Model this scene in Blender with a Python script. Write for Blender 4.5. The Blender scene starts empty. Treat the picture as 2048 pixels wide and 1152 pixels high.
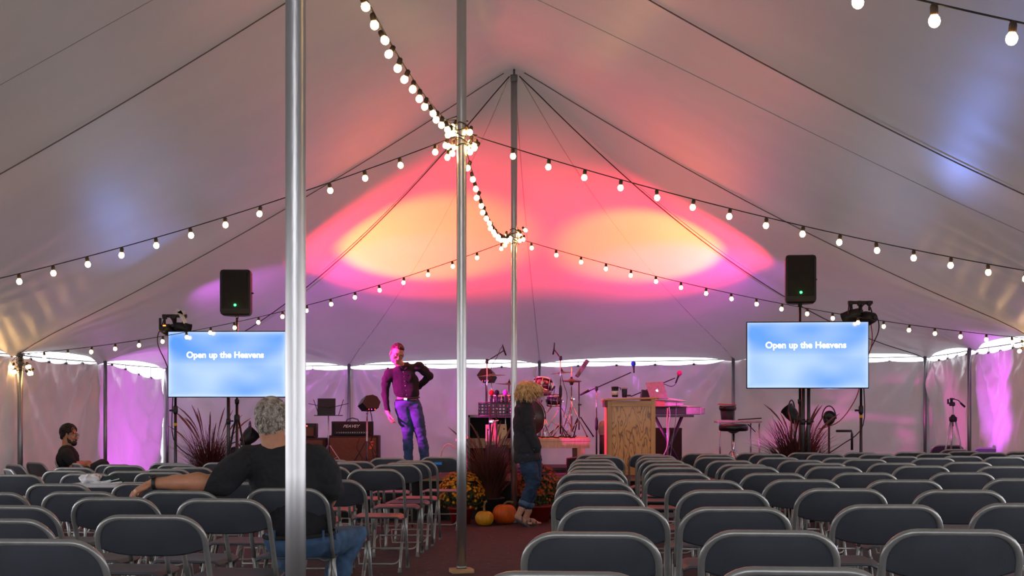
import bpy, bmesh, math, random
import numpy as np
from mathutils import Vector, Matrix, noise as mnoise

# ------------------------------------------------------------------ camera, world, light
SC = bpy.context.scene
COL = SC.collection
FPX, HZ, CH = 3000.0, 816.0, 1.25          # focal length in px of a 2048 wide frame, horizon row, camera height
cam_d = bpy.data.cameras.new('camera')
cam = bpy.data.objects.new('camera', cam_d)
COL.objects.link(cam)
cam.location = (0, 0, CH)
cam.rotation_euler = (math.pi/2, 0, 0)
cam_d.sensor_fit = 'HORIZONTAL'
cam_d.sensor_width = 36
cam_d.lens = 36*FPX/2048
cam_d.shift_y = (HZ-576)/2048
cam_d.clip_end = 300
SC.camera = cam
SC.view_settings.view_transform = 'Standard'
SC.view_settings.look = 'None'
SC.view_settings.gamma = 1
SC.view_settings.use_curve_mapping = False
SC.view_settings.exposure = 1.12
SC.cycles.use_denoising = True
SC.cycles.max_bounces = 7
SC.cycles.diffuse_bounces = 5
SC.cycles.transmission_bounces = 4
SC.cycles.sample_clamp_indirect = 4
SC.cycles.caustics_reflective = False
SC.cycles.caustics_refractive = False

world = bpy.data.worlds.new('overcast_sky')
SC.world = world
world.use_nodes = True
wn = world.node_tree
wbg = wn.nodes['Background']
wbg.inputs['Color'].default_value = (0.93, 0.93, 1.0, 1)
wbg.inputs['Strength'].default_value = 1.65

def lamp_spot(name, loc, aim, color, power, angle, blend=0.5, radius=0.06, parent=None):
    d = bpy.data.lights.new(name, 'SPOT')
    d.color = color; d.energy = power; d.spot_size = math.radians(angle); d.spot_blend = blend
    d.shadow_soft_size = radius
    o = bpy.data.objects.new(name, d); COL.objects.link(o)
    v = (Vector(aim)-Vector(loc)).normalized()
    m = v.to_track_quat('-Z', 'Y').to_matrix().to_4x4()
    m.translation = Vector(loc)
    if parent is not None:
        o.parent = parent
        m = WM[parent.name].inverted() @ m
    o.matrix_basis = m
    return o

# stage lamps: (name, place, aim, colour, watts, cone, blend); hung on their fixtures in the lamp builders below
MAG, PUR, ORG, RED, BLU = (1, .03, .55), (.72, .10, 1), (1, .205, .004), (1, .022, .075), (.18, .32, 1)
def at(px, py, d):
    "the point at depth d seen at a pixel of the 2048x1152 photograph"
    return Vector(((px-1024)*d/FPX, d, CH+(HZ-py)*d/FPX))
LAMPS = {
 'left_floor': [(ORG, 1000, at(800, 525, 20.4), 37, .5), (RED, 900, at(800, 510, 20.3), 60, .6), (MAG, 70, at(800, 580, 21.2), 44, .5)],
 'right_floor': [(ORG, 820, at(1320, 510, 20.4), 37, .5), (RED, 740, at(1335, 490, 20.3), 60, .6), (MAG, 60, at(1345, 570, 21.2), 44, .5)],
 'left_bar': [(MAG, 1350, at(1050, 836, 20.1), 26, .3), (PUR, 170, at(650, 610, 22.4), 56, .9), (BLU, 75, at(300, 390, 15.7), 40, 1)],
 'right_bar': [(MAG, 220, at(1350, 812, 20.4), 12, .5), (PUR, 160, at(1280, 610, 22.4), 56, .9), (BLU, 60, at(1790, 350, 13.8), 40, 1)],
}

# ------------------------------------------------------------------ helpers
random.seed(4)
WM = {}
def smooth01(t): t = min(1, max(0, t)); return t*t*(3-2*t)
def gz(X, d):
    "height of the car park under the tent"
    z = .02 - .0135*min(max(d-8, 0), 10)
    # round the knee
    return z + (.005*X if X > 0 else .018*X)
def place_top(px, py, h):
    "depth at which something of height h standing on the ground has its top at pixel (px, py)"
    lo, hi = 2.5, 22.5
    for _ in range(50):
        d = (lo+hi)/2; X = (px-1024)*d/FPX
        y = HZ + (CH-h-gz(X, d))*FPX/d
        if y > py: lo = d
        else: hi = d
    d = (lo+hi)/2
    return Vector(((px-1024)*d/FPX, d, gz((px-1024)*d/FPX, d)))

class MB:
    def __init__(s): s.v = []; s.f = []; s.s = []
    def add(s, vs, fs, smooth=False):
        n = len(s.v); s.v.extend([tuple(v) for v in vs])
        s.f.extend([tuple(i+n for i in f) for f in fs]); s.s.extend([smooth]*len(fs)); return s
    def box(s, c, size, rot=None, bev=0.0, seg=1):
        c = Vector(c)
        if bev > 0:
            bm = bmesh.new(); bmesh.ops.create_cube(bm, size=1)
            for v in bm.verts: v.co = Vector((v.co.x*size[0], v.co.y*size[1], v.co.z*size[2]))
            bmesh.ops.bevel(bm, geom=bm.edges[:], offset=bev, segments=seg, affect='EDGES', profile=.5)
            bm.verts.index_update()
            vs = [v.co.copy() for v in bm.verts]; fs = [[v.index for v in f.verts] for f in bm.faces]; bm.free()
        else:
            a, b, e = [x/2 for x in size]
            vs = [Vector((x, y, z)) for x in (-a, a) for y in (-b, b) for z in (-e, e)]
            fs = [(0,1,3,2),(4,6,7,5),(0,4,5,1),(2,3,7,6),(0,2,6,4),(1,5,7,3)]
        if rot is not None:
            vs = [rot @ v for v in vs]
        return s.add([v+c for v in vs], fs, seg > 1)
    def tube(s, pts, r, seg=8, cap=True, closed=False):
        pts = [Vector(p) for p in pts]; n = len(pts)
        if isinstance(r, (int, float)) and r <= .0075 and 4 <= n <= 9 and not closed:      # slack cables bend smoothly
            q = []
            for i in range(n-1):
                a, b, c, d = pts[max(i-1, 0)], pts[i], pts[i+1], pts[min(i+2, n-1)]
                for k in range(5):
                    t = k/5; q.append(.5*((2*b)+(c-a)*t+(2*a-5*b+4*c-d)*t*t+(3*b-a-3*c+d)*t**3))
            pts = q+[pts[-1]]; n = len(pts)
        rs = [r]*n if isinstance(r, (int, float)) else list(r)
        vs = []; fs = []
        prev = None
        for i, p in enumerate(pts):
            if closed: t = pts[(i+1) % n]-pts[i-1]
            else: t = pts[min(i+1, n-1)]-pts[max(i-1, 0)]
            if t.length < 1e-9: t = Vector((0, 0, 1))
            t.normalize()
            if prev is None:
                up = Vector((0, 0, 1)) if abs(t.z) < .9 else Vector((1, 0, 0))
                nrm = t.cross(up).normalized()
            else:
                nrm = (prev - t*prev.dot(t))
                nrm = nrm.normalized() if nrm.length > 1e-6 else t.orthogonal().normalized()
            prev = nrm; b = t.cross(nrm)
            for k in range(seg):
                a = 2*math.pi*k/seg
                vs.append(p + (nrm*math.cos(a)+b*math.sin(a))*rs[i])
        m = n if closed else n-1
        for i in range(m):
            for k in range(seg):
                a0 = i*seg+k; a1 = i*seg+(k+1) % seg
                b0 = ((i+1) % n)*seg+k; b1 = ((i+1) % n)*seg+(k+1) % seg
                fs.append((a0, a1, b1, b0))
        s.add(vs, fs, True)
        if cap and not closed:
            n0 = len(s.v)-len(vs)
            s.f.append(tuple(n0+k for k in reversed(range(seg)))); s.s.append(False)
            s.f.append(tuple(n0+(n-1)*seg+k for k in range(seg))); s.s.append(False)
        return s
    def lathe(s, prof, c=(0, 0, 0), axis=(0, 0, 1), seg=20, smooth=True, ripple=None, cap=True):
        "prof: list of (radius, height) along the axis"
        c = Vector(c); q = Vector(axis).normalized().to_track_quat('Z', 'Y')
        vs = []; fs = []
        for (r, h) in prof:
            for k in range(seg):
                a = 2*math.pi*k/seg
                rr = r*(1+(ripple(a, h) if ripple else 0))
                vs.append(c + q @ Vector((rr*math.cos(a), rr*math.sin(a), h)))
        for i in range(len(prof)-1):
            for k in range(seg):
                fs.append((i*seg+k, i*seg+(k+1) % seg, (i+1)*seg+(k+1) % seg, (i+1)*seg+k))
        n0 = len(s.v); s.add(vs, fs, smooth)
        if cap and prof[0][0] > 1e-5: s.f.append(tuple(n0+k for k in reversed(range(seg)))); s.s.append(False)
        if cap and prof[-1][0] > 1e-5: s.f.append(tuple(n0+(len(prof)-1)*seg+k for k in range(seg))); s.s.append(False)
        return s
    def ball(s, c, r, seg=12, rings=8, rot=None):
        r = (r, r, r) if isinstance(r, (int, float)) else r
        c = Vector(c); vs = []; fs = []
        for i in range(rings+1):
            th = math.pi*i/rings
            for k in range(seg):
                a = 2*math.pi*k/seg
                v = Vector((r[0]*math.sin(th)*math.cos(a), r[1]*math.sin(th)*math.sin(a), r[2]*math.cos(th)))
                if rot is not None: v = rot @ v
                vs.append(c+v)
        for i in range(rings):
            for k in range(seg):
                fs.append((i*seg+k, (i+1)*seg+k, (i+1)*seg+(k+1) % seg, i*seg+(k+1) % seg))
        return s.add(vs, fs, True)
    def prism(s, poly, t, M=None):
        "poly in xz plane, thickness t along y"
        n = len(poly)
        vs = [Vector((p[0], -t/2, p[1])) for p in poly]+[Vector((p[0], t/2, p[1])) for p in poly]
        fs = [tuple(range(n)), tuple(reversed(range(n, 2*n)))]+[(i, i+n, (i+1) % n+n, (i+1) % n) for i in range(n)]
        if M is not None: vs = [M @ v for v in vs]
        return s.add(vs, fs)
    def grid(s, P, smooth=True):
        "P: 2D list of points"
        a, b = len(P), len(P[0])
        vs = [p for row in P for p in row]
        fs = [(i*b+j, i*b+j+1, (i+1)*b+j+1, (i+1)*b+j) for i in range(a-1) for j in range(b-1)]
        return s.add(vs, fs, smooth)

def link(name, me, parent=None):
    o = bpy.data.objects.new(name, me); COL.objects.link(o)
    if parent is not None: o.parent = parent
    WM[o.name] = WM[parent.name].copy() if parent is not None else Matrix.Identity(4)
    return o
def part(name, mb, mat, parent=None, world=True, label=None):
    "one mesh object; world=True: the points are world points, moved under the parent"
    me = bpy.data.meshes.new(name)
    vs = mb.v
    if parent is not None and world:
        I = WM[parent.name].inverted()
        vs = [tuple(I @ Vector(v)) for v in vs]
    me.from_pydata(vs, [], mb.f); me.update()
    me.polygons.foreach_set('use_smooth', mb.s)
    mats = mat if isinstance(mat, (list, tuple)) else [mat]
    for m in mats: me.materials.append(m)
    o = link(name, me, parent)
    if label: o['label'] = label
    return o
def tag(o, label, cat, group=None):
    o['label'] = label; o['category'] = cat
    if group: o['group'] = group
    return o
def thing(name, label, cat, loc=(0, 0, 0), rz=0.0, group=None):
    o = bpy.data.objects.new(name, None); COL.objects.link(o)
    o.empty_display_size = .1
    o.location = loc; o.rotation_euler = (0, 0, rz)
    WM[o.name] = Matrix.Translation(Vector(loc)) @ Matrix.Rotation(rz, 4, 'Z')
    return tag(o, label, cat, group)
def single(name, mb, mat, label, cat, group=None):
    return tag(part(name, mb, mat), label, cat, group)
def struct(name, mb, mat):
    o = part(name, mb, mat); o['kind'] = 'structure'; return o
def dup(root, loc, rz, label, group=None, keep=None):
    r = root.copy(); COL.objects.link(r); r.location = loc; r.rotation_euler = (0, 0, rz)
    r['label'] = label
    if group: r['group'] = group
    WM[r.name] = Matrix.Translation(Vector(loc)) @ Matrix.Rotation(rz, 4, 'Z')
    for ch in root.children:
        c = ch.copy(); COL.objects.link(c); c.parent = r
        for g in ch.children:
            if keep is not None and g.name.split('.')[0] not in keep: continue
            d = g.copy(); COL.objects.link(d); d.parent = c
    return r
def arc(c, r, a0, a1, n, plane='xz'):
    out = []
    for i in range(n+1):
        a = a0+(a1-a0)*i/n
        x, z = r*math.cos(a), r*math.sin(a)
        out.append(Vector((c[0]+x, c[1], c[2]+z)) if plane == 'xz' else Vector((c[0]+x, c[1]+z, c[2])))
    return out
def RX(a): return Matrix.Rotation(a, 3, 'X')
def RY(a): return Matrix.Rotation(a, 3, 'Y')
def RZ(a): return Matrix.Rotation(a, 3, 'Z')

# ------------------------------------------------------------------ materials
MATS = {}
def mat(name, col, rough=.5, metal=0.0, vary=.12, scale=30, bump=0.0, bscale=None, spec=.5, emit=None, es=0, coat=0, stretch=None, col2=None, transl=0, tcol=None):
    if name in MATS: return MATS[name]
    m = bpy.data.materials.new(name); m.use_nodes = True
    nt = m.node_tree; N = nt.nodes; L = nt.links
    b = N['Principled BSDF']
    b.inputs['Roughness'].default_value = rough; b.inputs['Metallic'].default_value = metal
    b.inputs['Specular IOR Level'].default_value = spec
    if coat: b.inputs['Coat Weight'].default_value = coat
    tc = N.new('ShaderNodeTexCoord'); mp = N.new('ShaderNodeMapping')
    if stretch: mp.inputs['Scale'].default_value = stretch
    L.new(tc.outputs['Object'], mp.inputs['Vector'])
    nz = N.new('ShaderNodeTexNoise'); nz.inputs['Scale'].default_value = scale; nz.inputs['Detail'].default_value = 5
    L.new(mp.outputs['Vector'], nz.inputs['Vector'])
    rp = N.new('ShaderNodeValToRGB')
    c = Vector(col); lo = c*(1-vary); hi = c*(1+vary)
    if col2: lo, hi = Vector(col), Vector(col2)
    rp.color_ramp.elements[0].position = .3; rp.color_ramp.elements[1].position = .7
    rp.color_ramp.elements[0].color = (*[min(1, x) for x in lo], 1); rp.color_ramp.elements[1].color = (*[min(1, x) for x in hi], 1)
    L.new(nz.outputs['Fac'], rp.inputs['Fac']); L.new(rp.outputs['Color'], b.inputs['Base Color'])
    if bump:
        bn = N.new('ShaderNodeBump'); bn.inputs['Strength'].default_value = bump; bn.inputs['Distance'].default_value = .01
        n2 = N.new('ShaderNodeTexNoise'); n2.inputs['Scale'].default_value = bscale or scale*3; n2.inputs['Detail'].default_value = 4
        L.new(mp.outputs['Vector'], n2.inputs['Vector']); L.new(n2.outputs['Fac'], bn.inputs['Height']); L.new(bn.outputs['Normal'], b.inputs['Normal'])
    if emit:
        b.inputs['Emission Color'].default_value = (*emit, 1); b.inputs['Emission Strength'].default_value = es
    if transl:
        t = N.new('ShaderNodeBsdfTranslucent'); t.inputs['Color'].default_value = (*(tcol or col), 1)
        mx = N.new('ShaderNodeMixShader'); mx.inputs['Fac'].default_value = transl
        L.new(b.outputs['BSDF'], mx.inputs[1]); L.new(t.outputs['BSDF'], mx.inputs[2])
        L.new(mx.outputs['Shader'], N['Material Output'].inputs['Surface'])
        if bump: L.new(bn.outputs['Normal'], t.inputs['Normal'])
    MATS[name] = m
    return m

M_top = mat('vinyl_canopy', (.66, .65, .64), .33, vary=.05, scale=1.2, bump=.08, bscale=90, transl=.035, tcol=(.62, .6, .58))
M_wall = mat('vinyl_sidewall', (.62, .60, .60), .28, vary=.06, scale=1.5, bump=.5, bscale=9, transl=.05, tcol=(.6, .58, .58))
M_alu = mat('weathered_aluminium', (.60, .60, .595), .33, .95, vary=.08, scale=6, bump=.12, bscale=60, stretch=(1, 1, .15))
M_darkalu = mat('dull_grey_pole', (.28, .29, .30), .45, 1.0, vary=.15, scale=8, stretch=(1, 1, .2))
M_black = mat('black_plastic', (.012, .012, .013), .5, scale=50)
M_blackmetal = mat('black_metal', (.02, .02, .021), .32, vary=.1, scale=20)
M_chrome = mat('chrome', (.75, .75, .76), .15, 1.0, vary=.03)
M_strap = mat('dark_webbing', (.05, .04, .04), .8)
M_cable = mat('black_cable', (.01, .01, .01), .6)
M_wood = mat('pine_lumber', (.48, .27, .12), .65, vary=.25, scale=6, stretch=(1, 1, 8))
M_rope = mat('white_rope', (.5, .5, .5), .8)
# ------------------------------------------------------------------ tent frame of reference
P3 = Vector((.024, 17.8, 0))
AX = Vector((.0685, .99765, 0)); LA = Vector((.99765, -.0685, 0))
YAW = -math.atan2(.0685, .99765)
BAY = 6.1
def tent(u, v, z=0.0): return P3 + LA*u + AX*v + Vector((0, 0, z))
def eave(u): return 2.0+.0125*u
PEAK = 5.34

# ------------------------------------------------------------------ ground
def m_ground():
    m = mat('maroon_carpeted_ground', (.022, .009, .011), .9, vary=.5, scale=14, bump=.8, bscale=60, col2=(.055, .021, .024))
    nt = m.node_tree; N = nt.nodes; L = nt.links
    b = N['Principled BSDF']
    old = b.inputs['Base Color'].links[0].from_socket
    tc = N.new('ShaderNodeTexCoord')
    v = N.new('ShaderNodeTexVoronoi'); v.inputs['Scale'].default_value = 9; L.new(tc.outputs['Object'], v.inputs['Vector'])
    n = N.new('ShaderNodeTexNoise'); n.inputs['Scale'].default_value = 22; L.new(tc.outputs['Object'], n.inputs['Vector'])
    ml = N.new('ShaderNodeMath'); ml.operation = 'MULTIPLY'; L.new(v.outputs['Distance'], ml.inputs[0]); L.new(n.outputs['Fac'], ml.inputs[1])
    lt = N.new('ShaderNodeMath'); lt.operation = 'LESS_THAN'; lt.inputs[1].default_value = .035; L.new(ml.outputs[0], lt.inputs[0])
    mx = N.new('ShaderNodeMix'); mx.data_type = 'RGBA'; L.new(lt.outputs[0], mx.inputs['Factor']); L.new(old, mx.inputs['A']); mx.inputs['B'].default_value = (.30, .22, .18, 1)
    L.new(mx.outputs['Result'], b.inputs['Base Color'])
    return m
xs = np.linspace(-6.6, 7.2, 47); ys = np.linspace(-4, 25, 100)
struct('floor', MB().grid([[(x, y, gz(x, y)) for x in xs] for y in ys]), m_ground())
gb = MB()
M_out = mat('outside_asphalt', (.20, .20, .20), .9, vary=.2, scale=4)
def zo(x, y): return gz(max(-6.6, min(7.2, x)), max(-4, min(25, y)))-.015
gb.grid([[(x, y, zo(x, y)) for x in (-90, -30, -12, -6.6, -2, 2, 7.2, 12, 30, 90)] for y in (-80, -30, -10, -4, 0, 5, 10, 15, 20, 25, 32, 60, 120)])
struct('floor_outside', gb, M_out)

# ------------------------------------------------------------------ canopy (relaxed membrane between ridge, hips and laterals)
NB = 56; h = BAY/NB
nu = 2*NB+1; nbays = 4; nv = NB*(nbays+1)+1       # v from -24.4 to 6.1
U = (np.arange(nu)-NB)*h; V = (np.arange(nv))*h-BAY*nbays
UU, VV = np.meshgrid(U, V)                        # [v,u]
E = 2.0+.0125*UU
Z = E+(PEAK-E)*(1-np.abs(UU)/BAY)*np.clip((BAY-VV)/BAY, 0, 1)
fix = np.zeros_like(Z, bool); fixZ = Z.copy()
fix[0, :] = False
fix[:, 0] = True; fix[:, -1] = True; fix[-1, :] = True
scal = .05*np.abs(np.sin(np.pi*VV/(BAY/2)))
scb = .035*np.abs(np.sin(np.pi*UU/(BAY/2)))
fixZ[:, 0] = (E+scal)[:, 0]; fixZ[:, -1] = (E+scal)[:, -1]; fixZ[-1, :] = (E+scb)[-1, :]
for b in range(nbays+1):                          # laterals at each centre pole
    j = NB*b; t = np.abs(U)/BAY
    ss = .17 if b else .17
    fixZ[j, :] = PEAK+(eave(U)-PEAK)*t-4*ss*t*(1-t); fix[j, :] = True
for jv in range(0, NB*nbays+1):                   # ridge with sag between poles
    t = (jv % NB)/NB
    fixZ[jv, NB] = PEAK-4*.36*t*(1-t); fix[jv, NB] = True
for k in range(NB+1):                             # hips
    t = k/NB
    for sgn in (-1, 1):
        i = NB+sgn*k; j = NB*nbays+k
        fixZ[j, i] = PEAK+(eave(sgn*BAY)-PEAK)*t-4*.53*t*(1-t); fix[j, i] = True
Z[fix] = fixZ[fix]
for it in range(2600):
    Zn = Z.copy()
    Zn[1:-1, 1:-1] = .25*(Z[:-2, 1:-1]+Z[2:, 1:-1]+Z[1:-1, :-2]+Z[1:-1, 2:])
    Z = Z+1.0*(Zn-Z); Z[fix] = fixZ[fix]
for it in range(3):                               # soften the creases a little
    Zn = Z.copy(); Zn[1:-1, 1:-1] = .25*(Z[:-2, 1:-1]+Z[2:, 1:-1]+Z[1:-1, :-2]+Z[1:-1, 2:]); Z = .5*Z+.5*Zn
PER = [(-BAY, BAY-k*BAY/2) for k in range(11)]+[(BAY, BAY-k*BAY/2) for k in range(11)]+[(u, BAY) for u in (-BAY/2, 0, BAY/2)]
for (pu, pv) in PER:                              # tension folds fanning from each perimeter pole
    dx, dy = UU-pu, VV-pv
    r = np.hypot(dx, dy); th = np.arctan2(dy, dx)
    amp = .030*np.clip(r/.35, 0, 1)*np.exp(-(r/1.15)**1.3)
    Z += amp*(np.sin(th*17+pu*3+pv)*.6+np.sin(th*31+pv*2)*.4)*(r < 3.5)
    Z += -.05*np.exp(-(r/.25)**2)
def top_z(u, v):
    i = min(max((u+BAY)/h, 0), nu-1.001); j = min(max((v+BAY*nbays)/h, 0), nv-1.001)
    i0, j0 = int(i), int(j); a, b = i-i0, j-j0
    return float(Z[j0, i0]*(1-a)*(1-b)+Z[j0, i0+1]*a*(1-b)+Z[j0+1, i0]*(1-a)*b+Z[j0+1, i0+1]*a*b)
PX = P3.x+LA.x*UU+AX.x*VV; PY = P3.y+LA.y*UU+AX.y*VV
cv = np.stack([PX, PY, Z], -1).reshape(-1, 3)
cm = MB()
cm.add(cv.tolist(), [(j*nu+i, (j+1)*nu+i, (j+1)*nu+i+1, j*nu+i+1) for j in range(nv-1) for i in range(nu-1)], True)
struct('ceiling', cm, M_top)
M_lat = mat('grey_sewn_webbing', (.22, .19, .18), .8)
# webbing sewn along the hips and laterals, hung a hand below the skin
n_trim = 0
def strap(pts, r=.010, m=None):
    global n_trim
    n_trim += 1
    struct('trim_%d' % n_trim, MB().tube(pts, r, 5), m or M_strap)
for sgn in (-1, 1):
    strap([tent(sgn*BAY*t, BAY*t, top_z(sgn*BAY*t, BAY*t)-.035-.05*math.sin(math.pi*t)) for t in np.linspace(.01, .995, 30)], .007)
    for b in range(1, 4):
        strap([tent(sgn*BAY*t, -BAY*(b-1), top_z(sgn*BAY*t, -BAY*(b-1))-.012) for t in np.linspace(.02, .995, 26)], .006, M_lat)
# faint panel seams across the canopy
M_seam = mat('welded_vinyl_seam', (.46, .44, .43), .5, vary=.05)
for (u0, v0, u1, v1) in [(-BAY/2, 6.05, -.05, .1), (BAY/2, 6.05, .05, .1), (-6.05, -7.6, -.1, -7.6), (.1, -4.6, 6.05, -4.6), (0, 6.05, 0, .1)]:
    n_trim += 1
    struct('trim_%d' % n_trim, MB().tube([tent(u0+(u1-u0)*t, v0+(v1-v0)*t, top_z(u0+(u1-u0)*t, v0+(v1-v0)*t)+.001) for t in np.linspace(0, 1, 50)], .004, 4), M_seam)
# valance hanging outside the eave
def valance(name, pts):
    P = [[], [], []]
    for i, p in enumerate(pts):
        for k in range(3):
            P[k].append(Vector(p)+Vector((0, 0, -.0-.075*k+.008*math.sin(i*1.3+k))))
    n = len(P[0])
    struct(name, MB().grid(P), M_top)

# ------------------------------------------------------------------ side walls
def wall(name, a, b, fn_top, n=260, m=30, seed=0, gaps=()):
    "hanging vinyl from a to b (uv pairs); fn_top(s)= height of the top edge"
    a2 = Vector(a); b2 = Vector(b); L = (b2-a2).length
    pa, pb = tent(*a), tent(*b); out = Vector(((pb-pa).y, -(pb-pa).x, 0)).normalized()
    hooks = [k*BAY/10 for k in range(int(L/(BAY/10))+1)]
    P = []
    for j in range(m+1):
        w = j/m; row = []
        for i in range(n+1):
            s = L*i/n
            base = pa.lerp(pb, i/n)
            zt = fn_top(s)
            hs = (s/(BAY/10)) % 1
            zt -= .022*math.sin(math.pi*hs)**.8
            zb = gz(base.x, base.y)+.01
            z = zb+(zt-zb)*(1-w)
            # fans from hooks and poles, long diagonal swags, small crumple
            k0 = round(s/(BAY/2)); sp = k0*BAY/2; dxp = s-sp; dz = zt+.05-z
            th = math.atan2(dxp, dz+.12)
            r = math.hypot(dxp, dz)
            off = .085*math.sin(th*11+k0*2.1+seed)*min(1, r/.4)*math.exp(-r/1.2)
            k1 = round(s/(BAY/10)); dh = s-k1*BAY/10
            th1 = math.atan2(dh, dz+.05)
            off += .03*math.sin(th1*5+k1)*math.exp(-dz/.45)
            off += .08*mnoise.noise(Vector((s*.55+seed*7, z*.35, seed)))
            q1 = s*.9+z*1.2+.8*mnoise.noise(Vector((s*.5, z*.5, 2+seed))); q2 = s*1.0-z*1.3+.8*mnoise.noise(Vector((s*.5, z*.5, 8+seed)))
            mk = .5+.5*mnoise.noise(Vector((s*.33, z*.3, 14+seed)))
            off += .034*(1-abs(mnoise.noise(Vector((q1*1.9, seed, 0))))*2.4)*mk+.034*(1-abs(mnoise.noise(Vector((q2*1.9, seed, 4))))*2.4)*(1-mk)
            off += .024*mnoise.noise(Vector((s*2.6-z*2, z*2.2, 9+seed)))
            off += .008*mnoise.noise(Vector((s*8, z*8, 5+seed)))
            off += .006*math.exp(-((z-1.28)/.012)**2)+.006*math.exp(-((z-.74)/.012)**2)
            bot = max(0, w-.9)
            row.append(base+out*(off*(0.25+.75*min(1, w*6)) + bot*.3) + Vector((0, 0, z)))
        P.append(row)
    struct(name, MB().grid(P), M_wall)
    # top rope with hooks
    rp = [pa.lerp(pb, t)+Vector((0, 0, eave(a[0]+(b[0]-a[0])*t)-.02-.01*abs(math.sin(t*L/(BAY/2)*math.pi)))) for t in np.linspace(0, 1, 40)]
    hk = MB()
    for s in hooks[1:]:
        t = min(1, s/L); q = pa.lerp(pb, t)
        hk.tube([q+Vector((0, 0, eave(a[0]+(b[0]-a[0])*t)-.02)), q+Vector((0, 0, fn_top(s)-.005))], .0045, 5)
        hk.box(q+Vector((0, 0, fn_top(s)-.01)), (.035, .012, .03))
    o = struct(name.replace('wall', 'trim_rope'), MB().tube(rp, .007, 5), M_strap)
    o2 = part('rope_hook', hk, M_strap, o)
def top_back(s):
    t = eave(-BAY+s)-.078
    if 8.6 < s < 10.4: t += .10*smooth01(1-abs(s-9.5)/.9*1.2+.2)
    if abs(s-3.05) < .9: t += .0
    return t
def top_left(s):   # from back corner forward
    return eave(-BAY)-.05-.13*smooth01((2.6-s)/2.4) - .02*math.sin(s*1.7)
def top_right(s):
    return eave(BAY)-.075-.012*math.sin(s*2)
wall('wall_back', (-BAY, BAY+.02), (BAY, BAY+.02), top_back, seed=1)
wall('wall_left', (-BAY-.02, BAY), (-BAY-.02, -BAY*.5), top_left, seed=2, n=190)
wall('wall_right', (BAY+.02, BAY), (BAY+.02, -BAY*.5), top_right, seed=3, n=190)

# ------------------------------------------------------------------ centre poles
def centre_pole(v, r, label, plate):
    p = tent(0, v); p.z = gz(p.x, p.y)
    t = thing('tent_pole', label, 'pole', p, 0, 'centre poles of the tent')
    hb = .035 if plate else 0
    zt = top_z(0, v)-.01
    part('shaft', MB().lathe([(r, hb), (r, zt-.12), (r*.96, zt-.10), (r*.96, zt)], (p.x, p.y, 0) if False else (p.x, p.y, 0), seg=28), M_alu, t) if False else None
    m = MB().tube([(p.x, p.y, p.z+hb), (p.x, p.y, 1.0), (p.x, p.y, 2.2), (p.x, p.y, 3.6), (p.x, p.y, zt-p.z*0-.12)], r, 28)
    part('shaft', m, M_alu, t)
    part('pole_cap', MB().lathe([(r*1.08, -.02), (r*1.12, 0), (r*1.12, .06), (.012, .07), (.012, .13)], (p.x, p.y, zt-.12), seg=20), M_darkalu, t)
    part('base_collar', MB().lathe([(r*1.05, 0), (r*1.05, .02)], (p.x, p.y, p.z+hb), seg=24), M_darkalu, t)
    if plate:
        o = single('wooden_block', MB().box((p.x, p.y, p.z+.018), (.17, .15, .034), RZ(.25), .003), M_wood, 'flat square wood block under the foot of the middle pole', 'wood block')
    return t
centre_pole(-12.2, .0385, 'thick silver centre pole in front of the seated man', False)
centre_pole(-6.1, .0385, 'slim silver pole standing on a wood block in the aisle', True)
centre_pole(0, .0385, 'farthest silver centre pole behind the standing woman', False)
# perimeter poles
PP = [(-BAY+.09, 3.05, 'leftmost but one grey wall pole, beside the purple lit panel'), (-BAY+.09, 0, 'grey wall pole at far left wrapped in glowing bulbs'),
      (-BAY+.08, BAY-.08, 'grey corner pole just left of the left screen'),
      (-BAY/2, BAY-.1, 'grey wall pole behind the music stand and monitor'), (0, BAY-.1, 'grey wall pole behind the drum kit'),
      (BAY/2, BAY-.1, 'grey wall pole behind the rubbish bin'), (BAY-.08, BAY-.08, 'grey corner pole at the back right corner'),
      (BAY-.09, 3.05, 'grey wall pole at right beside purple lit vinyl')]
for (u, v, lb) in PP:
    p = tent(u, v); p.z = gz(p.x, p.y)
    zt = eave(u)-.01
    t = thing('wall_pole', lb, 'pole', p, 0, 'poles along the tent walls')
    part('shaft', MB().tube([p, (p.x, p.y, zt)], .026 if abs(v) > 0.1 else .032, 16), M_darkalu, t)
    part('pin', MB().tube([(p.x, p.y, zt-.01), (p.x, p.y, zt+.05)], .008, 8), M_chrome, t)

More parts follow.
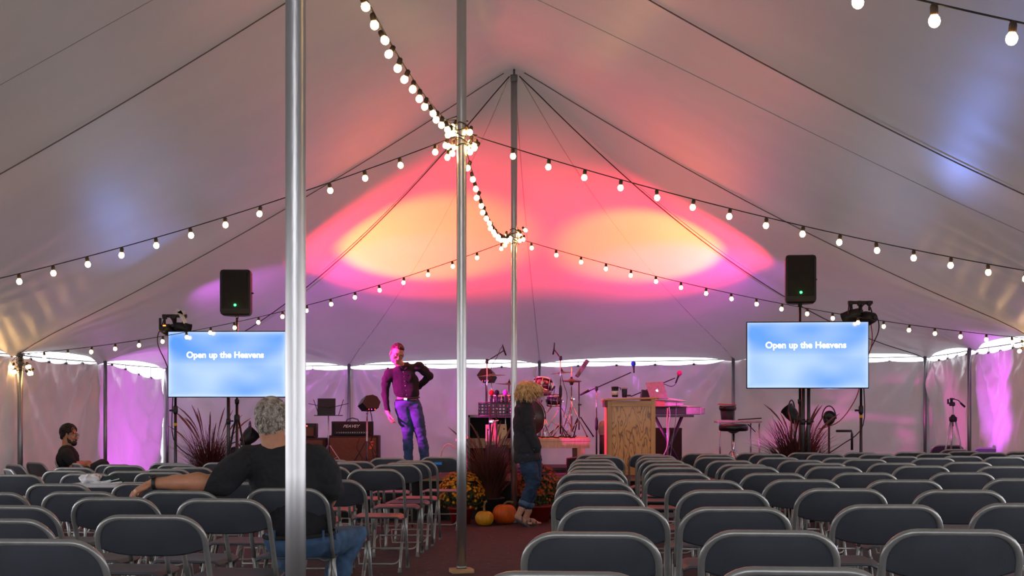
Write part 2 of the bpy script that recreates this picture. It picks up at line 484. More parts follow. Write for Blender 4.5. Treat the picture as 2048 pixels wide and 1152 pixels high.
# ------------------------------------------------------------------ folding chairs
M_frame = mat('grey_enamel_tube', (.29, .29, .27), .30, .45, vary=.10, scale=25, bump=.05)
M_seat = mat('charcoal_polypropylene', (.054, .060, .073), .42, vary=.10, scale=8, bump=.25, bscale=350)
M_cap = mat('grey_rubber_cap', (.16, .16, .15), .7)
HW = .222
def back_y(z): return -.235+(.825-z)*(.42/.825)       # slope of the long tube, seen from the side
def make_chair(name, label):
    t = thing(name, label, 'chair')
    r = .0125
    R = .105; zt = .825-r
    pts = []
    for z in (.43, .52, .62, zt-R): pts.append((-HW, z))
    pts += [(-HW+R+R*math.cos(a), zt-R+R*math.sin(a)) for a in [math.pi-k*math.pi/16 for k in range(1, 8)]]
    pts += [(-HW+R, zt), (0, zt), (HW-R, zt)]
    pts += [(HW-R+R*math.cos(a), zt-R+R*math.sin(a)) for a in [math.pi/2-k*math.pi/16 for k in range(1, 8)]]
    for z in (zt-R, .62, .52, .43): pts.append((HW, z))
    part('back_frame', MB().tube([(x, back_y(z), z) for (x, z) in pts], r, 10), M_frame, t, False)
    # backrest shell
    rows = []; n = 17; m = 9
    for j in range(m+1):
        w = j/m; row = []
        for i in range(n+1):
            q = 2*i/n-1; x = q*(HW-.007)
            # top edge follows the tube, bottom edge sags
            ax = abs(x); 
            if ax > HW-R: ztop = zt-R+math.sqrt(max(0, R*R-(ax-(HW-R))**2))
            else: ztop = zt
            ztop -= .004
            zbot = .655+.030*abs(q)**3 
            z = ztop+(zbot-ztop)*w
            y = back_y(z)+.002-.020*(1-q*q)*math.sin(math.pi*(.25+.6*w))-.006*w
            row.append((x, y, z))
        rows.append(row)
    b = MB().grid(rows)
    b.grid([[(p[0], p[1]+.005, p[2]) for p in reversed(rw)] for rw in rows])
    lo = rows[-1]; b.grid([[(p[0], p[1]-.000, p[2]) for p in lo], [(p[0], p[1]+.006, p[2]-.006) for p in lo], [(p[0], p[1]+.014, p[2]) for p in lo]])
    part('backrest', b, M_seat, t, False)
    # seat pan, slightly dished with rolled front edge
    rows = []
    for j in range(13):
        w = j/12; y = -.115+.40*w; row = []
        hw = .185+.028*math.sin(math.pi*min(1, w*1.05))-.05*max(0, w-.8)**1.2*3
        for i in range(15):
            q = 2*i/14-1
            z = .438+.012*w-.012*(1-q*q)*math.sin(math.pi*w)-.022*max(0, (w-.88)/.12)**2-.014*max(0, (abs(q)-.86)/.14)**2
            yy = y-.015*(q*q)*max(0, w-.5)*2
            row.append((q*hw, yy, z))
        rows.append(row)
    s = MB().grid([list(reversed(r_)) for r_ in rows]); s.grid([[(p[0]*.985, p[1], p[2]-.012) for p in rw] for rw in rows])
    edge = [rows[0][i] for i in range(15)]+[rows[j][14] for j in range(1, 13)]+[rows[12][i] for i in range(13, -1, -1)]+[rows[j][0] for j in range(11, 0, -1)]
    s.tube([(p[0], p[1], p[2]-.006) for p in edge], .0075, 6, closed=True)
    part('seat', s, M_seat, t, False)
    for sx in (-1, 1):
        l = part('leg', MB().tube([(sx*HW, back_y(.43), .43), (sx*HW, back_y(.2), .2), (sx*HW, back_y(.02), .02)], r, 8), M_frame, t, False)
        part('foot_cap', MB().lathe([(.0135, .045), (.016, .02), (.019, 0)], (sx*HW, back_y(0)-.01, 0), seg=10), M_cap, l, False)
        xr = .193
        l = part('leg', MB().tube([(sx*xr, .17, .425), (sx*xr, .10, .345), (sx*xr, -.10, .16), (sx*xr, -.215, .02)], r*.95, 8), M_frame, t, False)
        part('foot_cap', MB().lathe([(.013, .045), (.0155, .02), (.018, 0)], (sx*xr, -.222, 0), seg=10), M_cap, l, False)
        part('hinge_brace', MB().tube([(sx*.205, back_y(.40)-.01, .425), (sx*.2, -.02, .34), (sx*.197, -.04, .235)], .007, 6), M_frame, t, False)
    R2 = .06; xr = .193; yy = lambda z: -.215+(z-.02)*(.115/.14)
    low = [(-xr, .13)]+[(-xr+R2+R2*math.cos(a), .13-R2*0-R2*math.sin(a-math.pi)*-1) for a in [math.pi+k*math.pi/10 for k in range(1, 5)]]+[(-xr+R2, .07), (xr-R2, .07)]
    low += [(xr-R2+R2*math.cos(a), .13+R2*math.sin(a)) for a in [1.5*math.pi+k*math.pi/10 for k in range(1, 5)]]+[(xr, .13)]
    part('stretcher', MB().tube([(x, yy(z), z) for (x, z) in low], .0085, 6), M_frame, t, False)
    part('stretcher', MB().tube([(-HW, back_y(.17), .17), (HW, back_y(.17), .17)], .0085, 6), M_frame, t, False)
    return t
CHAIRS = []   # (px centre, py top of back, label, yaw offset deg)
ORD = ['first', 'second', 'third', 'fourth', 'fifth', 'sixth', 'seventh', 'eighth', 'ninth', 'tenth', 'eleventh', 'twelfth', 'thirteenth']
RIGHT = [
 [(1128, 1143), (1606, 1134)],
 [(1183, 1063.6), (1544, 1060), (1913, 1058)],
 [(1228, 1013), (1469, 1013.5), (1776, 1008.5), (2055, 1006)],
 [(1198, 981), (1447, 979.6), (1686, 976), (1924, 979)],
 [(1192, 960.4), (1413, 958.5), (1604, 957), (1808, 957.7), (2045, 955)],
 [(1181, 944.5), (1360, 944.5), (1550, 944.5), (1730, 943.5), (1925, 943)],
 [(1190, 938.5), (1348, 933), (1505, 932), (1670, 931.5), (1844, 930), (2012, 931)],
 [(1192, 931), (1340, 926), (1490, 927), (1645, 925), (1788, 924.5), (1937, 922.5)],
 [(1188, 924), (1326, 919.5), (1462, 920), (1604, 919), (1730, 917), (1868, 914.7), (2010, 912.6)],
 [(1186, 917.5), (1318, 915), (1434, 913), (1560, 914), (1686, 914), (1801, 911.5), (1927, 911), (2048, 909)],
 [(1207, 912), (1314, 910), (1431, 907.5), (1538, 907), (1652, 906.5), (1757, 907), (1871, 905.5), (1979, 904)],
 [(1190, 908), (1298, 907), (1402, 905.5), (1508, 904.5), (1613, 904.2), (1722, 904), (1822, 903), (1930, 901.8), (2048, 902)],
]
for r_, row in enumerate(RIGHT):
    for c_, (px, py) in enumerate(row):
        lb = 'grey folding chair right of the aisle, %s row from camera, %s from the aisle' % (ORD[r_], ORD[c_])
        CHAIRS.append((px, py, lb, random.uniform(-2, 2), 'folding chairs right of the aisle'))
LEFT = [
 [(73, 1078)],
 [(292, 1029.5), (-9, 1037)],
 [(443, 997), (227, 998.5), (19, 1005.5)],
 [(571, 974.5), (360, 980), (158, 981.5), (-28, 983)],
 [(655, 958), (465, 963), (287, 964), (117, 966)],
 [(747, 937), (612, 941), (450, 948), (320, 942), (170, 944), (30, 948)],
 [(786, 928), (650, 932), (515, 940), (262, 940.5), (131, 940)],
 [(809, 924), (676, 924.5), (380, 936), (334, 937)],
 [(827, 920), (708, 921.5), (353, 928), (248, 928), (146, 934)],
 [(877, 913), (776, 915), (660, 918.5), (338, 926), (445, 924.5), (230, 929)],
]
for r_, row in enumerate(LEFT):
    for c_, (px, py) in enumerate(row):
        if r_ == 9 and c_ == 0: lb = 'grey folding chair with a strip of blue tape on its back'
        elif r_ == 3 and c_ == 0: lb = 'grey folding chair the grey-haired man in black is sitting on'
        elif r_ == 3 and c_ == 1: lb = 'grey folding chair under the outstretched forearm of the grey-haired man'
        else: lb = 'grey folding chair left of the aisle, %s row from camera, %s from the aisle' % (ORD[r_], ORD[c_])
        CHAIRS.append((px, py, lb, random.uniform(-2.5, 2.5) + (4 if c_ == 0 and r_ > 4 else 0), 'folding chairs left of the aisle'))
# settle the depths so that neighbouring rows clear each other (each chair keeps its line of sight)
SPOT = []
for (px, py, lb, dy, grp) in CHAIRS:
    SPOT.append(place_top(px, py, .825).y)
for it in range(60):
    for i in range(len(SPOT)):
        for j in range(i):
            xi, xj = (CHAIRS[i][0]-1024)*SPOT[i]/FPX, (CHAIRS[j][0]-1024)*SPOT[j]/FPX
            ddx = abs(xi-xj); ddy = SPOT[i]-SPOT[j]
            if ddx < .475 and abs(ddy) < .53:
                pen = (.53-abs(ddy))*.5*(1 if ddy >= 0 else -1)
                SPOT[i] += pen; SPOT[j] -= pen
                SPOT[i] = min(SPOT[i], 17.3); SPOT[j] = min(SPOT[j], 17.3)
chair0 = make_chair('folding_chair', CHAIRS[0][2])
chair_at = {}
for k, (px, py, lb, dy, grp) in enumerate(CHAIRS):
    d = SPOT[k]; p = Vector(((px-1024)*d/FPX, d, 0))
    # back rail sits .235 behind the chair's centre
    q = p+AX*.235
    q.z = gz(q.x, q.y)
    if k == 0:
        o = chair0; o.location = q; o.rotation_euler = (0, 0, YAW+math.radians(dy)); o['group'] = grp
    else:
        o = dup(chair0, q, YAW+math.radians(dy), lb, grp)
    chair_at[(px, py)] = (o, q)
# odd chairs, turned other ways
ODD = [(14, 926, 42, 15.6, 'dark folding chair by the left wall, leftmost of three facing the aisle'),
       (66, 919, 40, 16.6, 'dark folding chair by the left wall, middle of three facing the aisle'),
       (104, 913, 38, 17.8, 'dark folding chair by the left wall right behind the man in glasses'),
       (152, 908, 75, 18.4, 'folding chair the dark-haired man with crossed arms is sitting on'),
       (66, 941, 55, 14.2, 'folding chair turned sideways at far left, its seat catching violet light'),
       (195, 932, 55, 16.4, 'folding chair turned sideways below the cross-armed man\'s knee'),
       (1893, 868, 8, 21.0, 'dark folding chair behind the camera tripod, the taller looking'),
       (1890, 889, -20, 18.9, 'dark folding chair directly in front of the camera tripod'),
       (1972, 889, 205, 19.2, 'dark folding chair at right of the camera tripod, near the purple wall'),
       (2040, 891, 170, 19.2, 'dark folding chair at the right edge by the purple wall')]
for (px, py, ang, d, lb) in ODD:
    X = (px-1024)*d/FPX
    zt = CH+(HZ-py)*d/FPX
    z = zt-.825
    if abs(z-gz(X, d)) < .25: z = gz(X, d)
    dup(chair0, (X, d, gz(X, d)), YAW-math.radians(ang), lb, 'loose folding chairs by the walls')
o, q = chair_at[(877, 913)]
single('tape_strip', MB().box(at(876, 927, q.y-.262), (.085, .002, .028), RX(-.4), 0), mat('blue_tape', (.02, .22, .65), .7), 'bright blue tape strip stuck on a chair back near the stage', 'tape')
# ------------------------------------------------------------------ string lights
M_bulb = mat('warm_glowing_bulb', (1, .7, .3), .3, emit=(1, .58, .20), es=14, vary=0)
M_sock = mat('brown_bulb_socket', (.06, .035, .02), .5)
def bulb_mesh():
    m = MB().lathe([(.0, -.052), (.010, -.050), (.0185, -.042), (.0225, -.030), (.0205, -.018), (.013, -.007), (.010, 0)], seg=12)
    s = MB().lathe([(.0125, -.006), (.015, .0), (.0155, .022), (.012, .032), (.004, .036)], seg=8)
    ms = []
    for nm, mb, mt in (('bulb', m, M_bulb), ('socket', s, M_sock)):
        me = bpy.data.meshes.new(nm); me.from_pydata(mb.v, [], mb.f); me.polygons.foreach_set('use_smooth', mb.s); me.materials.append(mt); ms.append(me)
    return ms
ME_bulb, ME_sock = bulb_mesh()
def hang(parent, p, tilt=(0, 0)):
    R = (Matrix.Rotation(tilt[0], 4, 'X') @ Matrix.Rotation(tilt[1], 4, 'Y'))
    s = bpy.data.objects.new('socket', ME_sock); COL.objects.link(s); s.parent = parent
    s.matrix_basis = WM[parent.name].inverted() @ Matrix.Translation(Vector(p)) @ R
    b = bpy.data.objects.new('bulb', ME_bulb); COL.objects.link(b); b.parent = s
def string_light(label, a, b, sag, first, step, count, wig=.15, r=.0042, skip=()):
    a, b = Vector(a), Vector(b); L = (b-a).length
    t = thing('string_light', label, 'string light', a, 0, 'festoon light strings')
    f = lambda s: a.lerp(b, s/L)+Vector((0, 0, -4*sag*(s/L)*(1-s/L)))
    part('cable', MB().tube([f(s) for s in np.linspace(0, L, 60)], r, 5), M_cable, t)
    for k in range(count):
        s = first+step*k
        if s > L-.05: break
        hang(t, f(s)-Vector((0, 0, .036)), (random.uniform(-wig, wig), random.uniform(-wig, wig)))
    return t
def ptop(u, v, dz): return tent(u, v, eave(u)+dz)
p2 = tent(0, -BAY); p3 = tent(0, 0); p1 = tent(0, -2*BAY)
H2, H3, H1 = 3.39, 3.34, 3.45
string_light('bulb string from the middle pole down to the left wall', (p2.x-.05, p2.y, H2-.02), ptop(-BAY, -BAY, -.05), .19, .16, .2865, 21)
string_light('bulb string from the middle pole down to the right wall', (p2.x+.05, p2.y, H2), ptop(BAY, -BAY, -.05), .16, .36, .2865, 20)
string_light('bulb string from the far pole left across the left screen', (p3.x-.05, p3.y, H3-.1), ptop(-BAY+.1, 0, -.02), .22, .10, .30, 20)
string_light('bulb string from the far pole right across the right screen', (p3.x+.05, p3.y, H3-.08), ptop(BAY-.1, 0, -.02), .16, .16, .30, 20)
string_light('warm bulb string running along the ridge overhead to the middle pole', (p1.x-.05, p1.y, H1), (p2.x-.04, p2.y-.05, H2+.03), .17, .3, .30, 19, .5, .005)
string_light('bulb string sagging from the middle pole to the far pole', (p2.x+.03, p2.y+.05, H2-.1), (p3.x-.03, p3.y-.05, H3), .27, .3, .30, 19, .5)
string_light('bulb string at the top right corner running to the right wall', (p1.x+.05, p1.y, H1-.05), ptop(BAY, -2*BAY, -.05), .16, .36, .2865, 20)
def cluster(label, p, r, n, seed, z, spread=.16, side=0):
    rnd = random.Random(seed)
    t = thing('light_cluster', label, 'string light', (p[0], p[1], z), 0, 'bulb strings wound round the poles')
    m = MB(); turns = 5
    pts = []
    for k in range(turns*14+1):
        a = 2*math.pi*k/14; rr = r+.006+.018*rnd.random()*(1 if k % 5 == 0 else .3)
        pts.append((p[0]+rr*math.cos(a), p[1]+rr*math.sin(a), z+.10-.2*k/(turns*14)+.012*math.sin(a*1.7)))
    m.tube(pts, .0045, 5)
    for k in range(5):
        a = rnd.uniform(0, 6.28); b = a+rnd.uniform(.5, 1.5); h0 = z+rnd.uniform(-.1, .12)
        m.tube([(p[0]+r*math.cos(a), p[1]+r*math.sin(a), h0), (p[0]+(r+.10)*math.cos((a+b)/2), p[1]+(r+.1)*math.sin((a+b)/2), h0+rnd.uniform(-.06, .06)), (p[0]+r*math.cos(b), p[1]+r*math.sin(b), h0+.02)], .0045, 5)
    part('cable', m, M_cable, t)
    for k in range(n):
        a = (0 if k % 2 else math.pi)+rnd.uniform(-.9, .9)+side
        rr = r+rnd.uniform(.03, .10)
        hang(t, (p[0]+rr*math.cos(a), p[1]+rr*math.sin(a), z+rnd.uniform(-spread, spread*.75)), (rnd.uniform(-.6, .6), rnd.uniform(-.7, .7)))
    return t
cluster('knot of glowing bulbs wound round the middle pole', p2, .039, 15, 3, H2)
cluster('knot of glowing bulbs wound round the far pole', p3, .039, 11, 8, H3-.05, .12)
pl = tent(-BAY+.09, 0)
cluster('knot of glowing bulbs on the wall pole at far left', pl, .033, 10, 5, eave(-BAY)-.13, .12)
prr = tent(BAY-.09, 0)
cluster('knot of glowing bulbs on the wall pole just outside right edge', prr, .026, 6, 6, eave(BAY)-.1, .1)

# ------------------------------------------------------------------ stage
ZS = .385
M_carpet = mat('purple_grey_stage_carpet', (.075, .055, .075), .95, vary=.3, scale=60, bump=.6, bscale=300)
M_skirt = mat('black_stage_skirt', (.008, .008, .009), .9, vary=.2)
M_edge = mat('plywood_edge', (.32, .20, .11), .7, vary=.2, scale=10)
st = thing('stage', 'low carpeted stage platform with black skirted front', 'stage', (.3, 18.45, 0))
SX0, SX1, SY0, SY1 = -3.15, 3.3, 18.45, 23.0
part('deck', MB().box(((SX0+SX1)/2, (SY0+SY1)/2, ZS-.012), (SX1-SX0, SY1-SY0, .024)), M_carpet, st)
part('deck_edge', MB().box(((SX0+SX1)/2, SY0-.006, ZS-.018), (SX1-SX0, .012, .030)), M_edge, st)
sk = MB(); P = [[], []]
for i in range(241):
    x = SX0+(SX1-SX0)*i/240; yy = SY0+.03+.012*math.sin(i*1.1)
    P[0].append((x, yy, ZS-.03)); P[1].append((x, yy-.01*math.sin(i*.7), gz(x, SY0)-.0))
sk.grid([P[1], P[0]])
sk.box((SX0+.01, (SY0+SY1)/2, .12), (.02, SY1-SY0, .48)); sk.box((SX1-.01, (SY0+SY1)/2, .12), (.02, SY1-SY0, .48))
part('skirt', sk, M_skirt, st)
M_riser = mat('pale_pine_riser', (.62, .42, .28), .6, vary=.15, scale=5, stretch=(8, 1, 1))
rs = thing('drum_riser', 'wooden table-like drum riser glowing pink under the drum kit', 'riser', (.2, 20.6, ZS))
rx0, rx1, ry0, ry1, rz = -.75, 1.05, 20.0, 21.7, .845
part('top', MB().box(((rx0+rx1)/2, (ry0+ry1)/2, rz-.02), (rx1-rx0, ry1-ry0, .04), bev=.003), M_riser, rs)
part('apron', MB().box(((rx0+rx1)/2, ry0+.03, rz-.04-.045), (rx1-rx0-.03, .04, .09), bev=.002), M_riser, rs)
part('apron', MB().box(((rx0+rx1)/2, ry1-.03, rz-.04-.045), (rx1-rx0-.03, .04, .09), bev=.002), M_riser, rs)
part('apron', MB().box((rx1-.035, (ry0+ry1)/2, rz-.085), (.04, ry1-ry0-.1, .09), bev=.002), M_riser, rs)
for x in (rx0+.1, rx1-.13):
    for y in (ry0+.06, ry1-.06):
        part('leg', MB().box((x, y, (ZS+rz-.04)/2), (.10, .09, rz-.04-ZS), bev=.002), M_riser, rs)

# ------------------------------------------------------------------ generic gear builders
def tripod_legs(t, c, h, spread, r=.010, M=M_blackmetal, up=None, rot=.5, n=3, name='leg', brace=True):
    up = up if up is not None else h
    for k in range(n):
        a = rot+2*math.pi*k/n
        f = Vector((c[0]+spread*math.cos(a), c[1]+spread*math.sin(a), c[2]+.012))
        l = part(name, MB().tube([Vector((c[0], c[1], c[2]+up))+Vector((.02*math.cos(a), .02*math.sin(a), 0)), f], r, 7), M, t)
        part('foot_cap', MB().ball(f, r*1.5, 8, 6), M_black, l)
        if brace:
            mid = Vector((c[0], c[1], c[2]+up)).lerp(f, .5)
            part('leg_brace', MB().tube([(c[0], c[1], c[2]+up*.32), mid], r*.6, 6), M, l)
def ground_or_stage(x, y): return ZS if (SX0 < x < SX1 and y > SY0) else gz(x, y)
def foam(name, p, col, r=.033):
    return MB().ball(p, (r, r, r*1.12), 14, 10)
def mic(t, tip, tail, M_head, foamed=True, r=.026):
    tip, tail = Vector(tip), Vector(tail); ax = (tip-tail).normalized(); L = (tip-tail).length
    b = part('microphone', MB().lathe([(.009, 0), (.011, .02), (.012, L*.5), (.017, L*.9), (.013, L)], tail, ax, 12), M_black, t)
    part('windscreen' if foamed else 'grille', MB().ball(tip+ax*r*.5, (r, r, r*1.15), 14, 10, ax.to_track_quat('Z', 'Y').to_matrix()), M_head, b)
M_blue = mat('blue_foam', (.01, .12, .85), .9, bump=.5, bscale=400)
M_pink = mat('hot_pink_foam', (.9, .03, .20), .9, bump=.5, bscale=400)
M_red = mat('red_foam', (.85, .015, .02), .9, bump=.5, bscale=400)
M_blackfoam = mat('black_foam', (.012, .012, .014), .95, bump=.5, bscale=400)
M_magfoam = mat('magenta_foam', (.75, .08, .7), .9, bump=.5, bscale=400)
M_grille = mat('black_metal_grille', (.022, .022, .024), .45, .3, bump=.7, bscale=500)
M_led_g = mat('green_led', (0, .6, .1), .4, emit=(.02, 1, .12), es=7)
M_led_r = mat('red_led', (.8, 0, 0), .4, emit=(1, .03, .02), es=6)
M_yel = mat('yellow_tape', (.75, .5, .02), .6)
M_blackleather = mat('black_vinyl_cushion', (.012, .011, .012), .3, bump=.2, bscale=60)

def text_mesh(name, body, size, loc, mt, parent, shear=0.0, off=0.0, ext=.001, rot=None, sx=1.0):
    fc = bpy.data.curves.new(name, 'FONT'); fc.body = body; fc.size = size; fc.align_x = 'CENTER'; fc.align_y = 'CENTER'
    fc.offset = 0; fc.extrude = ext; fc.bevel_depth = off; fc.bevel_resolution = 0; fc.shear = shear; fc.space_character = 1.03
    to = bpy.data.objects.new('tmp', fc); COL.objects.link(to)
    dg = bpy.context.evaluated_depsgraph_get()
    me = bpy.data.meshes.new_from_object(to.evaluated_get(dg)); me.name = name
    bpy.data.objects.remove(to); 
    me.materials.clear(); me.materials.append(mt)
    M = Matrix.Translation(Vector(loc)) @ (rot.to_4x4() if rot is not None else RX(math.pi/2).to_4x4()) @ Matrix.Diagonal((sx, 1, 1, 1))
    me.transform(M)
    return link(name, me, parent)
# loudspeakers on poles, screens, lighting bars
def speaker_on_stand(px, ptop_, pbot, d, tilt, lb, lb2, polepx, side):
    c = at(px, (ptop_+pbot)/2, d); H = (pbot-ptop_)*d/FPX; W_ = 60*d/FPX
    zg = gz(c.x, d)
    base = Vector((c.x, d, zg))
    t = thing('speaker_stand', lb2, 'speaker stand', base)
    part('pole', MB().tube([(c.x, d, zg+.25), (c.x, d, 1.35)], .019, 12), M_blackmetal, t)
    part('inner_pole', MB().tube([(c.x, d, 1.33), (c.x, d, c.z-H/2+.02)], .015, 12), M_alu if side < 0 else M_blackmetal, t)
    part('collar', MB().lathe([(.026, 0), (.028, .05), (.022, .06)], (c.x, d, 1.30), seg=12), M_black, t)
    hub = part('hub', MB().lathe([(.03, 0), (.036, .02), (.036, .07), (.028, .09)], (c.x, d, 1.08), seg=12), M_black, t)
    tripod_legs(t, (c.x, d, zg), 1, .30, .013, M_blackmetal, up=1.12-zg, rot=.35 if side > 0 else 2.8)
    s = thing('loudspeaker', lb, 'loudspeaker', (c.x, d, c.z-H/2), math.radians(tilt), 'tall black loudspeakers')
    I = Matrix.Identity(4)
    D = .34
    poly = []
    cab = MB()
    # trapezoid plan, rounded: lofted rings
    rings = []
    for z, ins in ((0, .03), (.02, .008), (.05, 0), (H-.04, 0), (H-.012, .01), (H, .035)):
        ring = []
        pl_ = [(-W_/2+ins, -D*.5+ins), (W_/2-ins, -D*.5+ins), (W_/2-ins, D*.05), (W_*.30-ins, D*.5-ins), (-W_*.30+ins, D*.5-ins), (-W_/2+ins, D*.05)]
        for (x, y) in pl_: ring.append((x, y, z))
        rings.append(ring)
    nn = 6
    cab.add([p for r_ in rings for p in r_], [(i*nn+k, i*nn+(k+1) % nn, (i+1)*nn+(k+1) % nn, (i+1)*nn+k) for i in range(5) for k in range(nn)]+[tuple(range(nn-1, -1, -1)), tuple(5*nn+k for k in range(nn))])
    part('cabinet', cab, M_black, s, False)
    part('grille', MB().box((0, -D*.5-.004, H*.55), (W_*.86, .012, H*.80), bev=.004), M_grille, s, False)
    part('status_light', MB().lathe([(.015, 0), (.013, .004)], (.0, -D*.5-.010, H*.22), (0, -1, 0), 14), M_led_g, s, False)
    part('pole_cup', MB().lathe([(.024, -.03), (.028, .004)], (0, 0, 0), seg=12), M_chrome if side < 0 else M_black, s, False)
    part('handle', MB().tube([(W_/2+.001, -.05, H*.5), (W_/2+.012, -.04, H*.5), (W_/2+.012, .03, H*.5), (W_/2-.002, .04, H*.5)], .008, 6), M_black, s, False)
    return c
speaker_on_stand(474, 541, 632, 18.42, 3, 'black loudspeaker on a pole above the left screen', 'black tripod stand carrying the left loudspeaker', 475, -1)
speaker_on_stand(1600, 512, 608, 18.15, -7, 'black loudspeaker on a pole above the right screen', 'black tripod stand carrying the right loudspeaker', 1603, 1)

def m_screen():
    m = bpy.data.materials.new('blue_lit_screen'); m.use_nodes = True
    nt = m.node_tree; N = nt.nodes; L = nt.links; b = N['Principled BSDF']
    b.inputs['Base Color'].default_value = (.01, .01, .012, 1); b.inputs['Roughness'].default_value = .2
    tc = N.new('ShaderNodeTexCoord'); mp = N.new('ShaderNodeMapping'); mp.inputs['Scale'].default_value = (1.0, 1, 1.9)
    L.new(tc.outputs['Object'], mp.inputs['Vector'])
    nz = N.new('ShaderNodeTexNoise'); nz.inputs['Scale'].default_value = 1.3; nz.inputs['Detail'].default_value = 1
    L.new(mp.outputs['Vector'], nz.inputs['Vector'])
    # distance to the panel edge in the picture shown
    sep = N.new('ShaderNodeSeparateXYZ'); L.new(tc.outputs['Object'], sep.inputs[0])
    def mnode(op, a, b_=None, v=None):
        n = N.new('ShaderNodeMath'); n.operation = op
        L.new(a, n.inputs[0])
        if b_ is not None: L.new(b_, n.inputs[1])
        if v is not None: n.inputs[1].default_value = v
        return n.outputs[0]
    ex = mnode('DIVIDE', mnode('ABSOLUTE', sep.outputs['X']), v=.72)
    ez = mnode('DIVIDE', mnode('ABSOLUTE', sep.outputs['Z']), v=.395)
    e = mnode('MAXIMUM', mnode('POWER', ex, v=26), mnode('POWER', ez, v=16))
    f = mnode('ADD', nz.outputs['Fac'], mnode('MULTIPLY', e, v=.42))
    cz = mnode('MULTIPLY', mnode('POWER', mnode('SUBTRACT', mnode('MULTIPLY', ez, v=1.0), v=1.0), v=2), v=.22)
    f = mnode('ADD', f, cz)
    rp = N.new('ShaderNodeValToRGB')
    rp.color_ramp.elements[0].position = .42; rp.color_ramp.elements[0].color = (.085, .31, .88, 1)
    rp.color_ramp.elements[1].position = .80; rp.color_ramp.elements[1].color = (.44, .62, 1, 1)
    L.new(f, rp.inputs['Fac']); L.new(rp.outputs['Color'], b.inputs['Emission Color'])
    b.inputs['Emission Strength'].default_value = .52
    return m
M_screen = m_screen()
M_text = mat('white_screen_lettering', (1, 1, 1), .5, emit=(1, 1, 1), es=.95, vary=0)
def screen(cx, cy, wpx, hpx, d, yaw, lb, lb2, poles, txt=(.0, 0)):
    c = at(cx, cy, d); W_ = wpx*d/FPX; H = hpx*d/FPX
    s = thing('television', lb, 'television', c, math.radians(yaw), 'wide lit screens')
    part('bezel', MB().box((0, .03, 0), (W_, .05, H), bev=.006), M_black, s, False)
    part('screen', MB().box((0, .0035, 0), (W_-.022, .004, H-.024)), M_screen, s, False)
    part('back_housing', MB().box((0, .075, -.06), (W_*.55, .05, H*.55), bev=.015), M_black, s, False)
    o = text_mesh('screen_text', 'Open up the Heavens', .103, (txt[0], -.0008, txt[1]), M_text, s, 0, .0028, .0006)
    bk = thing('screen_stand', lb2, 'screen stand', (c.x+poles[0], d+.16, gz(c.x, d)), 0, 'stands behind the screens')
    for k, dx in enumerate(poles):
        part('pole', MB().tube([(c.x+dx, d+.16, gz(c.x, d)+.02), (c.x+dx, d+.16, c.z+H*.2)], .022, 12), M_blackmetal, bk)
        part('collar', MB().lathe([(.026, 0), (.03, .04), (.026, .07)], (c.x+dx, d+.16, 1.05), seg=12), M_black, bk)
        part('knob', MB().tube([(c.x+dx+.02, d+.16, 1.09), (c.x+dx+.06, d+.16, 1.09)], .011, 8), M_black, bk)
    x0, x1 = c.x+min(poles), c.x+max(poles)
    part('mount_plate', MB().box(((x0+x1)/2, d+.125, c.z), (max(.25, x1-x0+.1), .03, H*.5)), M_blackmetal, bk)
    part('foot', MB().box(((x0+x1)/2, d+.16, gz(c.x, d)+.015), (.42, .26, .02), bev=.004), M_blackmetal, bk)
    return c
screen(453.5, 728.5, 239, 133.5, 18.12, -2, 'wide screen with white words on blue, partly behind the thick pole', 'black pole stand behind the left screen', (-.01,), (-.02, .11))
screen(1615, 710, 242, 134.5, 17.72, -5.5, 'wide screen with white words on blue, above the right chairs', 'twin black poles holding the right screen', (-.02, .045), (-.02, .115))
